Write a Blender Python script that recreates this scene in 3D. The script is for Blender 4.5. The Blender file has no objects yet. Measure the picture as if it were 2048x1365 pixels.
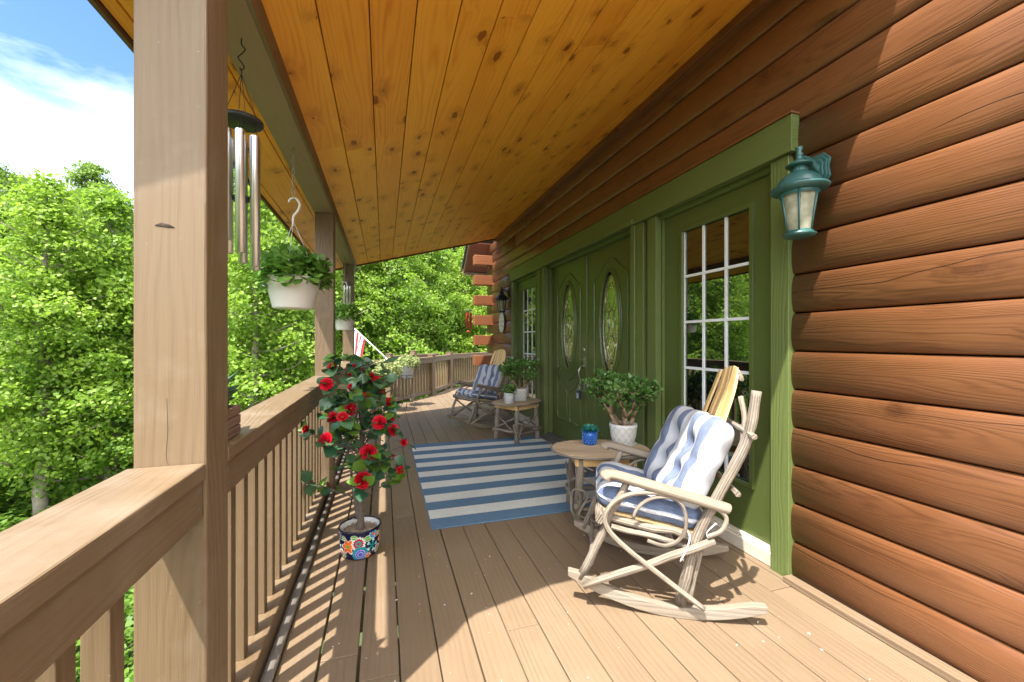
import bpy, math, random
import numpy as np
from mathutils import Vector, Matrix
R = math.radians
rnd = random.Random(7)
scene = bpy.context.scene
COL = scene.collection

# ------------------------------------------------------------------ camera
F_PX = 820.0; TH = math.atan(256 / 820.0); CAMH = 1.25
cam = bpy.data.cameras.new('camera'); camo = bpy.data.objects.new('camera', cam); COL.objects.link(camo)
cam.sensor_width = 36.0; cam.lens = 36.0 * F_PX / 2048.0
cam.clip_start = 0.02; cam.clip_end = 3000
camo.location = (0, 0, CAMH); camo.rotation_euler = (R(90), 0, -TH)
scene.camera = camo
# ------------------------------------------------------------------ sun and sky
SUN = Vector((0.37, 0.34, -1.0))            # direction the light travels
elev = math.atan2(1.0, math.hypot(0.37, 0.34))
azim = math.atan2(-0.37, -0.34)
world = bpy.data.worlds.new('World'); scene.world = world; world.use_nodes = True
wt = world.node_tree; wt.nodes.clear()
wo = wt.nodes.new('ShaderNodeOutputWorld'); bg = wt.nodes.new('ShaderNodeBackground')
sky = wt.nodes.new('ShaderNodeTexSky'); sky.sky_type = 'NISHITA'; sky.sun_disc = False
sky.sun_elevation = elev; sky.sun_rotation = azim; sky.air_density = 1.0; sky.dust_density = 0.6; sky.ozone_density = 4.0
tc = wt.nodes.new('ShaderNodeTexCoord'); mp = wt.nodes.new('ShaderNodeMapping'); mp.inputs['Scale'].default_value = (1.0, 1.0, 3.0)
nz = wt.nodes.new('ShaderNodeTexNoise'); nz.inputs['Scale'].default_value = 2.6; nz.inputs['Detail'].default_value = 7; nz.inputs['Roughness'].default_value = 0.58
sep = wt.nodes.new('ShaderNodeSeparateXYZ')
ad = wt.nodes.new('ShaderNodeMath'); ad.operation = 'MULTIPLY_ADD'; ad.inputs[1].default_value = -0.42; 
rp = wt.nodes.new('ShaderNodeMapRange'); rp.inputs[1].default_value = 0.22; rp.inputs[2].default_value = 0.60; rp.clamp = True
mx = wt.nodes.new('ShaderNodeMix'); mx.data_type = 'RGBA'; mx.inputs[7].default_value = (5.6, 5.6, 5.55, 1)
L = wt.links.new
L(tc.outputs['Generated'], mp.inputs[0]); L(mp.outputs[0], nz.inputs['Vector']); L(tc.outputs['Generated'], sep.inputs[0])
L(sep.outputs['Z'], ad.inputs[0]); L(nz.outputs['Fac'], ad.inputs[2]); L(ad.outputs[0], rp.inputs[0])
hs = wt.nodes.new('ShaderNodeHueSaturation'); hs.inputs['Saturation'].default_value = 1.15; hs.inputs['Value'].default_value = 0.42; L(sky.outputs[0], hs.inputs['Color'])
def wm(op, a, b_, c_=None, cl=False):
    q = wt.nodes.new('ShaderNodeMath'); q.operation = op; q.use_clamp = cl
    for i_, v_ in enumerate((a, b_, c_)):
        if v_ is None: continue
        if hasattr(v_, 'is_output'): L(v_, q.inputs[i_])
        else: q.inputs[i_].default_value = v_
    return q.outputs[0]
# thin cloud in front, unseen bright cloud added overhead and behind as fill light
fill_cloud = wm('MULTIPLY', wm('MULTIPLY_ADD', sep.outputs['Y'], -0.9, wm('MULTIPLY_ADD', sep.outputs['Z'], 0.8, -0.52)), 3.0, None, True)
cloudf = wm('MAXIMUM', wm('MULTIPLY', rp.outputs[0], 0.5), fill_cloud)
 
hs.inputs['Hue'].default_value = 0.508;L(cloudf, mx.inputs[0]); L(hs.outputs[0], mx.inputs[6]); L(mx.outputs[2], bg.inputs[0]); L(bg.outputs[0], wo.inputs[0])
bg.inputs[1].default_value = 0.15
sl = bpy.data.lights.new('sun', 'SUN'); slo = bpy.data.objects.new('sun', sl); COL.objects.link(slo)
sl.energy = 2.0; sl.angle = R(0.5); sl.color = (1.0, 0.95, 0.87)
slo.rotation_euler = SUN.to_track_quat('-Z', 'Y').to_euler()
scene.view_settings.view_transform = 'Standard'; scene.view_settings.look = 'None'
scene.view_settings.exposure = 2.6; scene.view_settings.gamma = 1.0; scene.view_settings.use_curve_mapping = False
scene.render.engine = 'CYCLES'
scene.cycles.max_bounces = 8; scene.cycles.diffuse_bounces = 4; scene.cycles.glossy_bounces = 3
scene.cycles.transmission_bounces = 4; scene.cycles.transparent_max_bounces = 6

# ------------------------------------------------------------------ material helpers
class NB:
    def __init__(s, name):
        s.m = bpy.data.materials.new(name); s.m.use_nodes = True; s.t = s.m.node_tree; s.t.nodes.clear()
        s.out = s.t.nodes.new('ShaderNodeOutputMaterial')
    def n(s, typ, ins=None, **props):
        nd = s.t.nodes.new('ShaderNode' + typ)
        for k, v in props.items(): setattr(nd, k, v)
        for k, v in (ins or {}).items(): s.put(nd.inputs[k], v)
        return nd
    def put(s, sock, v):
        if hasattr(v, 'is_output'): s.t.links.new(v, sock)
        elif v is not None:
            if sock.type == 'RGBA' and len(v) == 3: v = (*v, 1)
            sock.default_value = v
    def math(s, op, a, b=None, c=None):
        nd = s.n('Math', operation=op); s.put(nd.inputs[0], a)
        if b is not None: s.put(nd.inputs[1], b)
        if c is not None: s.put(nd.inputs[2], c)
        return nd.outputs[0]
    def mix(s, f, a, b, blend='MIX'):
        nd = s.n('Mix', data_type='RGBA', blend_type=blend); s.put(nd.inputs[0], f); s.put(nd.inputs[6], a); s.put(nd.inputs[7], b); return nd.outputs[2]
    def ramp(s, v, a, b, o0=0.0, o1=1.0):
        nd = s.n('MapRange', clamp=True); s.put(nd.inputs[0], v); s.put(nd.inputs[1], a); s.put(nd.inputs[2], b); s.put(nd.inputs[3], o0); s.put(nd.inputs[4], o1); return nd.outputs[0]
    def vec(s, x, y, z=0.0):
        nd = s.n('CombineXYZ'); s.put(nd.inputs[0], x); s.put(nd.inputs[1], y); s.put(nd.inputs[2], z); return nd.outputs[0]
    def noise(s, vec, scale=1.0, detail=3.0, rough=0.5):
        nd = s.n('TexNoise', {'Scale': scale, 'Detail': detail, 'Roughness': rough}); s.put(nd.inputs['Vector'], vec); return nd.outputs['Fac']
    def uv(s):
        nd = s.n('UVMap'); nd.uv_map = 'uv'; sp = s.n('SeparateXYZ', {0: nd.outputs[0]}); return sp.outputs[0], sp.outputs[1]
    def tone(s): return s.n('Attribute', attribute_name='tone').outputs['Fac']
    def col(s): return s.n('Attribute', attribute_name='paint').outputs['Color']
    def obj(s): return s.n('TexCoord').outputs['Object']
    def bump(s, h, strength=0.3, dist=0.01):
        return s.n('Bump', {'Strength': strength, 'Distance': dist, 'Height': h}).outputs[0]
    def pbr(s, color, rough=0.6, normal=None, **kw):
        p = s.n('BsdfPrincipled'); s.put(p.inputs['Base Color'], color); s.put(p.inputs['Roughness'], rough)
        if normal is not None: s.put(p.inputs['Normal'], normal)
        for k, v in kw.items(): s.put(p.inputs[k.replace('_', ' ')], v)
        s.t.links.new(p.outputs[0], s.out.inputs[0]); return s.m

def wood(name, dark, light, freq=55, bs=(2.2, 5.0), crack=0, amp=1.6, rough=0.5, bump=0.4, knots=0, tv=0.25, ws=(0.7, 4.0), fiber=0.25, knotcol=(0.05, 0.018, 0.006), contrast=1.0, dirt=0.0, dirtcol=(0.5, 0.45, 0.38), spec=0.5, gw=0.0, bl=0.7):
    b = NB(name); u, v = b.uv(); t = b.tone()
    t50 = b.math('MULTIPLY', t, 53.0)
    warp = b.noise(b.vec(b.math('MULTIPLY', u, ws[0]), b.math('MULTIPLY', v, ws[1]), t50), 1.0, 3.0, 0.45)
    ph = b.math('MULTIPLY_ADD', warp, amp * 12, b.math('MULTIPLY', v, freq))
    km = None
    if knots:
        kn = b.noise(b.vec(b.math('MULTIPLY', u, 9.0), b.math('MULTIPLY', v, 24.0), t50), 1.0, 3.0, 0.6)
        kn = b.math('MULTIPLY', b.math('SUBTRACT', kn, 0.5), 0.22)
        kv = b.vec(b.math('MULTIPLY_ADD', u, 3.2, kn), b.math('ADD', b.math('MULTIPLY_ADD', v, 6.5, b.math('MULTIPLY', t, 7.0)), kn), 0.0)
        vo = b.n('TexVoronoi', {'Scale': 1.0, 'Randomness': 1.0}, voronoi_dimensions='2D'); b.put(vo.inputs['Vector'], kv)
        d = vo.outputs['Distance']; sc = b.n('SeparateColor', {0: vo.outputs['Color']})
        pres = b.math('GREATER_THAN', sc.outputs[0], 1.0 - knots)
        rad = b.ramp(b.math('POWER', sc.outputs[1], 2.2), 0, 1, 0.028, 0.14)
        km = b.math('MULTIPLY', pres, b.ramp(b.math('DIVIDE', d, rad), 0.85, 1.08, 1.0, 0.0))
        kring = b.math('MULTIPLY', pres, b.ramp(d, 0.05, 0.42, 1.0, 0.0))
        ph = b.math('MULTIPLY_ADD', kring, 4.0, ph)
    ring = b.math('MULTIPLY_ADD', b.math('SINE', b.math('MULTIPLY', ph, 6.283 / 3)), 0.5, 0.5)
    ring = b.math('POWER', ring, 1.9)
    modu = b.noise(b.vec(b.math('MULTIPLY', u, 1.3), b.math('MULTIPLY', v, 14.0), b.math('MULTIPLY', t, 31.0)), 1.0, 3.0, 0.6)
    ring = b.math('MULTIPLY', ring, b.ramp(modu, 0.32, 0.68, 0.1, 1.0))
    fib = b.noise(b.vec(b.math('MULTIPLY', u, 6.0), b.math('MULTIPLY', v, 260.0), t50), 1.0, 2.0, 0.6)
    blot = b.noise(b.vec(b.math('MULTIPLY', u, bs[0]), b.math('MULTIPLY', v, bs[1]), t50), 1.0, 3.0, 0.6)
    f = b.math('MULTIPLY_ADD', ring, -0.55 * contrast, 1.0)
    f = b.math('MULTIPLY_ADD', b.math('SUBTRACT', fib, 0.5), fiber * 2, f)
    f = b.math('MULTIPLY_ADD', b.math('SUBTRACT', blot, 0.5), bl, f)
    f = b.math('MULTIPLY_ADD', b.math('SUBTRACT', t, 0.5), tv * 2, f)
    f = b.ramp(f, 0.0, 1.15, 0, 1)
    c = b.mix(f, dark, light)
    if gw:
        g = b.noise(b.vec(b.math('MULTIPLY', u, 1.5), b.math('MULTIPLY', v, 9.0), t50), 1.0, 4.0, 0.6)
        c = b.mix(b.math('MULTIPLY', b.ramp(g, 0.45, 0.7), gw), c, (0.30, 0.285, 0.255))
    h = b.math('MULTIPLY_ADD', ring, -0.7, b.math('MULTIPLY', fib, 0.6))
    if km is not None:
        kr = b.math('MULTIPLY_ADD', b.math('SINE', b.math('MULTIPLY', d, 190.0)), 0.2, 0.75)
        sm = b.noise(b.vec(b.math('MULTIPLY', u, 12.0), b.math('MULTIPLY', v, 9.0), t50), 1.0, 4.0, 0.65)
        c = b.mix(b.math('MULTIPLY', kring, b.ramp(sm, 0.40, 0.62, 0.15, 0.75)), c, tuple(x * 0.62 for x in dark))
        c = b.mix(b.math('MULTIPLY', km, kr), c, knotcol)
        h = b.math('MULTIPLY_ADD', km, -0.6, h)
    if crack:
        cn = b.noise(b.vec(b.math('MULTIPLY', u, 0.45), 0.0, t50), 1.0, 4.0, 0.55)
        cm = b.noise(b.vec(b.math('MULTIPLY', u, 0.5), 3.0, t50), 1.0, 2.0, 0.5)
        cd = b.math('ABSOLUTE', b.math('SUBTRACT', b.math('FRACT', b.math('MULTIPLY_ADD', cn, 1.6, b.math('MULTIPLY', v, 4.2))), 0.5))
        ck = b.math('MULTIPLY', b.ramp(cd, 0.004, 0.012, 1.0, 0.0), b.ramp(cm, 0.45, 0.52))
        c = b.mix(b.math('MULTIPLY', ck, crack), c, (0.02, 0.008, 0.004)); h = b.math('MULTIPLY_ADD', ck, -2.0, h)
    if dirt:
        o = b.noise(b.obj(), 2.3, 6.0, 0.65); o2 = b.noise(b.obj(), 60.0, 2.0, 0.5)
        dm = b.math('MULTIPLY', b.ramp(o, 0.5, 0.75), dirt)
        dm = b.math('MAXIMUM', dm, b.math('MULTIPLY', b.ramp(o2, 0.74, 0.80), dirt * 1.5))
        c = b.mix(dm, c, dirtcol)
    return b.pbr(c, b.ramp(fib, 0.2, 0.8, rough - 0.08, rough + 0.12), b.bump(h, bump, 0.004), Specular_IOR_Level=spec)

def simple(name, color, rough=0.5, metallic=0.0, var=0.15, scale=12.0, bump=0.0, bs=80.0, **kw):
    b = NB(name); n = b.noise(b.obj(), scale, 4.0, 0.6)
    c = b.mix(b.ramp(n, 0.25, 0.75), tuple(x * (1 - var) for x in color), tuple(min(1, x * (1 + var)) for x in color))
    nm = b.bump(b.noise(b.obj(), bs, 3.0, 0.6), bump, 0.003) if bump else None
    return b.pbr(c, rough, nm, Metallic=metallic, **kw)

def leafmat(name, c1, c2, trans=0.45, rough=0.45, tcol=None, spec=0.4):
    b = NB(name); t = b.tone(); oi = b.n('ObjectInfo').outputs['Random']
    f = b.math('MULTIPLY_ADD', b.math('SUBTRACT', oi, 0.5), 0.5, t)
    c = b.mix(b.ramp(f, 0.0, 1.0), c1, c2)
    p = b.n('BsdfPrincipled', {'Base Color': c, 'Roughness': rough, 'Specular IOR Level': spec})
    tcc = b.mix(0.55, c, tcol) if tcol else c
    tr = b.n('BsdfTranslucent', {'Color': tcc})
    ms = b.n('MixShader', {0: trans, 1: p.outputs[0], 2: tr.outputs[0]})
    b.t.links.new(ms.outputs[0], b.out.inputs[0]); return b.m

M = {}
M['paint_wood'] = wood('brown_painted_wood', (0.112, 0.072, 0.036), (0.170, 0.114, 0.061), freq=120, amp=3.5, rough=0.5, bump=0.45, tv=0.12, fiber=0.2, contrast=0.55, dirt=0.2)
M['deck'] = wood('deck_stain', (0.138, 0.092, 0.054), (0.222, 0.155, 0.095), freq=110, amp=1.6, rough=0.55, bump=0.5, tv=0.22, fiber=0.25, contrast=0.5, dirt=0.22, dirtcol=(0.30, 0.25, 0.19))
M['log'] = wood('stained_log', (0.066, 0.022, 0.007), (0.215, 0.086, 0.033), freq=190, amp=6.5, rough=0.33, bump=0.24, crack=0.9, spec=0.75, tv=0.22, fiber=0.30, ws=(0.55, 5.0), contrast=0.95, knots=0.10, knotcol=(0.10, 0.035, 0.014))
M['logend'] = wood('sawn_log_end', (0.16, 0.052, 0.018), (0.26, 0.092, 0.034), freq=70, amp=1.2, rough=0.5, tv=0.1)
M['pine'] = wood('knotty_pine', (0.70, 0.220, 0.014), (0.98, 0.480, 0.052), freq=110, amp=3.0, rough=0.42, bump=0.2, tv=0.32, fiber=0.12, ws=(0.55, 5.0), contrast=0.95, knots=0.62, knotcol=(0.20, 0.045, 0.005), spec=0.35)
M['greybeam'] = wood('beam_paint', (0.235, 0.150, 0.105), (0.300, 0.200, 0.142), freq=45, amp=1.0, rough=0.55, bump=0.2, tv=0.1, fiber=0.1, contrast=0.25)
M['green'] = wood('green_painted_trim', (0.078, 0.108, 0.026), (0.122, 0.162, 0.048), freq=130, amp=2.4, rough=0.45, bump=0.5, tv=0.1, fiber=0.15, contrast=0.45)
M['greendoor'] = simple('green_door_paint', (0.082, 0.112, 0.030), 0.30, var=0.06, bump=0.08, bs=25)
M['stick'] = wood('weathered_stick', (0.080, 0.060, 0.044), (0.265, 0.220, 0.168), bs=(11.0, 30.0), freq=240, amp=2.0, rough=0.8, bump=0.9, tv=0.25, fiber=0.55, contrast=0.9, knots=0.35, gw=0.45, bl=2.4)
M['rocker'] = wood('sawn_grey_board', (0.11, 0.082, 0.056), (0.265, 0.218, 0.162), freq=120, amp=1.6, rough=0.7, bump=0.4, tv=0.1, fiber=0.35, gw=0.4)
M['slat'] = wood('varnished_slat', (0.46, 0.24, 0.07), (0.80, 0.55, 0.26), freq=60, amp=1.5, rough=0.35, bump=0.2, tv=0.35, fiber=0.2, contrast=0.5)
M['tabletop'] = wood('table_slats', (0.30, 0.20, 0.11), (0.58, 0.43, 0.27), freq=60, amp=1.5, rough=0.5, bump=0.3, tv=0.25, fiber=0.3, gw=0.3)
M['rough'] = wood('rough_planter_wood', (0.06, 0.035, 0.022), (0.20, 0.125, 0.085), freq=50, amp=1.6, rough=0.8, bump=0.8, tv=0.2, fiber=0.5)
M['greywood'] = wood('weathered_grey_board', (0.07, 0.060, 0.050), (0.155, 0.138, 0.118), freq=50, amp=1.2, rough=0.75, bump=0.5, tv=0.1, fiber=0.4)
M['bark'] = simple('bark', (0.22, 0.19, 0.155), 0.9, var=0.35, scale=6, bump=0.8, bs=14)
M['brownbark'] = simple('camellia_bark', (0.13, 0.105, 0.085), 0.85, var=0.3, scale=40, bump=0.6, bs=90)
M['jadebark'] = simple('jade_bark', (0.30, 0.20, 0.12), 0.75, var=0.3, scale=30, bump=0.5, bs=70)
M['teal'] = simple('verdigris_metal', (0.030, 0.105, 0.100), 0.35, var=0.35, scale=9, bump=0.15, bs=60, Specular_IOR_Level=0.6)
M['shaded_teal'] = simple('shaded_verdigris_metal', (0.018, 0.030, 0.030), 0.4, var=0.3)  # far lantern's teal metal, its porch shade put into a darker colour
M['black'] = simple('black_metal', (0.012, 0.012, 0.013), 0.45)
M['blackdisc'] = simple('black_composite', (0.020, 0.024, 0.024), 0.5)
M['silver'] = NB('brushed_aluminium').pbr((0.80, 0.80, 0.80), 0.34, None, Metallic=1.0)
M['nickel'] = NB('nickel').pbr((0.55, 0.52, 0.46), 0.3, None, Metallic=1.0)
M['wire'] = simple('galvanised_wire', (0.40, 0.38, 0.35), 0.45, metallic=0.6)
M['copper'] = simple('red_copper_tube', (0.42, 0.075, 0.035), 0.35, metallic=0.3)
M['white'] = simple('white_plastic', (0.64, 0.63, 0.60), 0.45, var=0.03)
M['muntin'] = simple('white_muntin', (0.78, 0.80, 0.84), 0.4, var=0.03)
M['cord'] = simple('string', (0.05, 0.045, 0.04), 0.9)
M['tie'] = simple('white_tie', (0.75, 0.76, 0.80), 0.8)
M['sill'] = simple('pale_metal_sill', (0.62, 0.56, 0.46), 0.4, var=0.1)
M['alu'] = simple('dull_threshold', (0.15, 0.14, 0.135), 0.45, metallic=0.3)
M['shingle'] = simple('roof_shingle', (0.06, 0.055, 0.05), 0.9, var=0.3, bump=0.5, bs=30)
M['fascia'] = wood('dark_fascia', (0.07, 0.03, 0.016), (0.15, 0.075, 0.045), freq=45, amp=1.2, rough=0.5, tv=0.1)
M['soffit'] = wood('red_brown_soffit', (0.10, 0.032, 0.018), (0.19, 0.065, 0.04), freq=30, amp=1.2, rough=0.5, tv=0.1)
M['soil'] = simple('soil_gravel', (0.36, 0.27, 0.20), 0.95, var=0.55, scale=120, bump=1.0, bs=160)
M['darksoil'] = simple('dark_soil', (0.05, 0.035, 0.025), 0.95, var=0.4, scale=90, bump=1.0, bs=120)
M['palepot'] = simple('pale_embossed_ceramic', (0.66, 0.65, 0.62), 0.55, var=0.05)
M['potgrey'] = simple('grey_glaze_line', (0.30, 0.32, 0.33), 0.6, var=0.1)
M['bluepot'] = simple('blue_glaze', (0.015, 0.10, 0.42), 0.22, var=0.35, scale=25)
M['bluelite'] = simple('light_blue_glaze', (0.10, 0.28, 0.62), 0.25, var=0.2, scale=25)
M['bluepat'] = simple('slate_blue_glaze', (0.16, 0.22, 0.30), 0.4, var=0.1)
M['pail'] = simple('pale_enamel_pail', (0.62, 0.68, 0.76), 0.35, var=0.08)
M['darkpot'] = simple('dark_plastic_pot', (0.03, 0.026, 0.024), 0.6)
M['ground'] = simple('forest_floor', (0.045, 0.060, 0.020), 0.95, var=0.6, scale=1.2, bump=0.6, bs=6)
M['dark'] = NB('dark_interior').pbr((0.006, 0.006, 0.006), 0.8)
M['lockbox'] = simple('dark_lockbox', (0.02, 0.035, 0.06), 0.35)
M['key_panel'] = simple('grey_lockbox_face', (0.45, 0.47, 0.48), 0.4, metallic=0.4)
M['debris'] = simple('petal_litter', (0.62, 0.60, 0.56), 0.8, var=0.2)

def paintmat(name, rough=0.25, bump=0.0):
    b = NB(name); return b.pbr(b.col(), rough, None)
M['talavera'] = paintmat('talavera_glaze', 0.18)
M['flagcloth'] = paintmat('flag_cloth', 0.8)
M['plaque'] = paintmat('painted_plaque', 0.35)

def glassmat(name, fac, tint=(0.80, 0.86, 0.80), bump=0.0, bs=20, base=(0.004, 0.005, 0.005)):
    b = NB(name)
    nm = b.bump(b.noise(b.obj(), bs, 2.0, 0.5), bump, 0.01)
    gl = b.n('BsdfGlossy', {'Color': tint, 'Roughness': 0.015}); b.put(gl.inputs['Normal'], nm)
    df = b.n('BsdfDiffuse', {'Color': base})
    fr = b.n('Fresnel', {'IOR': 1.5}); b.put(fr.inputs['Normal'], nm)
    f = b.math('MULTIPLY_ADD', fr.outputs[0], 0.9, fac)
    ms = b.n('MixShader', {0: f, 1: df.outputs[0], 2: gl.outputs[0]})
    b.t.links.new(ms.outputs[0], b.out.inputs[0]); return b.m
M['glass'] = glassmat('window_glass', 0.26, bump=0.05, bs=3)
M['leaded'] = glassmat('textured_leaded_glass', 0.48, tint=(0.95, 0.95, 0.72), bump=0.55, bs=34)
def lampglass():
    b = NB('seeded_lamp_glass'); n = b.noise(b.obj(), 16, 4.0, 0.6)
    p = b.n('BsdfPrincipled', {'Base Color': b.mix(b.ramp(n, 0.35, 0.65), (0.36, 0.37, 0.26), (0.60, 0.59, 0.46)), 'Roughness': 0.25})
    p.inputs['Normal'].default_value = (0, 0, 0)
    b.t.links.new(b.bump(b.noise(b.obj(), 180, 2.0), 0.4, 0.002), p.inputs['Normal'])
    tr = b.n('BsdfTransparent', {'Color': (0.9, 0.92, 0.85)})
    ms = b.n('MixShader', {0: 0.35, 1: p.outputs[0], 2: tr.outputs[0]}); b.t.links.new(ms.outputs[0], b.out.inputs[0]); return b.m
M['lampglass'] = lampglass()

def stripes(name, period, duty, blue, white, axis=1, bump=0.15, weave=500.0, off=0.0):
    b = NB(name); u, v = b.uv(); w = (u, v)[axis]
    fr = b.math('FRACT', b.math('DIVIDE', b.math('ADD', w, off + 100 * period), period))
    s = b.math('LESS_THAN', fr, duty)
    n = b.noise(b.vec(b.math('MULTIPLY', u, 30.0), b.math('MULTIPLY', v, 260.0)), 1.0, 2.0, 0.6)
    n2 = b.noise(b.vec(b.math('MULTIPLY', u, weave), b.math('MULTIPLY', v, weave)), 1.0, 1.0, 0.5)
    bl = b.mix(b.ramp(n, 0.3, 0.7), tuple(x * 0.78 for x in blue), tuple(x * 1.25 for x in blue))
    wh = b.mix(b.ramp(n, 0.3, 0.7), tuple(x * 0.9 for x in white), white)
    return b.pbr(b.mix(s, wh, bl), 0.9, b.bump(b.math('ADD', n2, n), bump, 0.003), Specular_IOR_Level=0.2)
M['cushion2'] = stripes('striped_back_cushion_fabric', 0.118, 0.44, (0.14, 0.170, 0.25), (0.50, 0.51, 0.54), axis=1, off=0.059)
M['cushion'] = stripes('striped_cushion_fabric', 0.118, 0.46, (0.12, 0.155, 0.24), (0.50, 0.51, 0.54), axis=1, off=0.0)

M['maple'] = leafmat('maple_leaf', (0.085, 0.185, 0.024), (0.275, 0.395, 0.050), 0.48, 0.5, (0.36, 0.60, 0.05))
M['oak'] = leafmat('oak_leaf', (0.070, 0.145, 0.025), (0.200, 0.310, 0.045), 0.45, 0.5, (0.26, 0.44, 0.04))
M['under'] = leafmat('undergrowth_leaf', (0.065, 0.150, 0.022), (0.180, 0.300, 0.040), 0.4, 0.5, (0.24, 0.42, 0.03))
M['camleaf'] = leafmat('camellia_leaf', (0.034, 0.105, 0.048), (0.125, 0.235, 0.105), 0.15, 0.32, None, 0.6)
M['camlite'] = leafmat('fresh_camellia_leaf', (0.10, 0.22, 0.025), (0.20, 0.36, 0.05), 0.4, 0.4)
M['petal'] = leafmat('red_petal', (0.36, 0.003, 0.012), (0.70, 0.012, 0.036), 0.25, 0.5, None, 0.3)
M['stamen'] = simple('yellow_stamen', (0.75, 0.42, 0.06), 0.7)
M['jade'] = leafmat('jade_leaf', (0.050, 0.140, 0.030), (0.20, 0.36, 0.085), 0.12, 0.25, None, 0.7)
M['herb'] = leafmat('geranium_leaf', (0.070, 0.180, 0.026), (0.22, 0.42, 0.065), 0.3, 0.45)
M['ivy'] = leafmat('variegated_leaf', (0.16, 0.25, 0.05), (0.52, 0.56, 0.26), 0.3, 0.5)
M['aloe'] = leafmat('aloe_leaf', (0.04, 0.10, 0.05), (0.08, 0.18, 0.08), 0.1, 0.4)
M['echeveria'] = leafmat('teal_succulent_leaf', (0.03, 0.22, 0.20), (0.10, 0.42, 0.30), 0.1, 0.4)
M['grass'] = leafmat('grass_blade', (0.10, 0.18, 0.03), (0.24, 0.33, 0.07), 0.3, 0.6)

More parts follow.
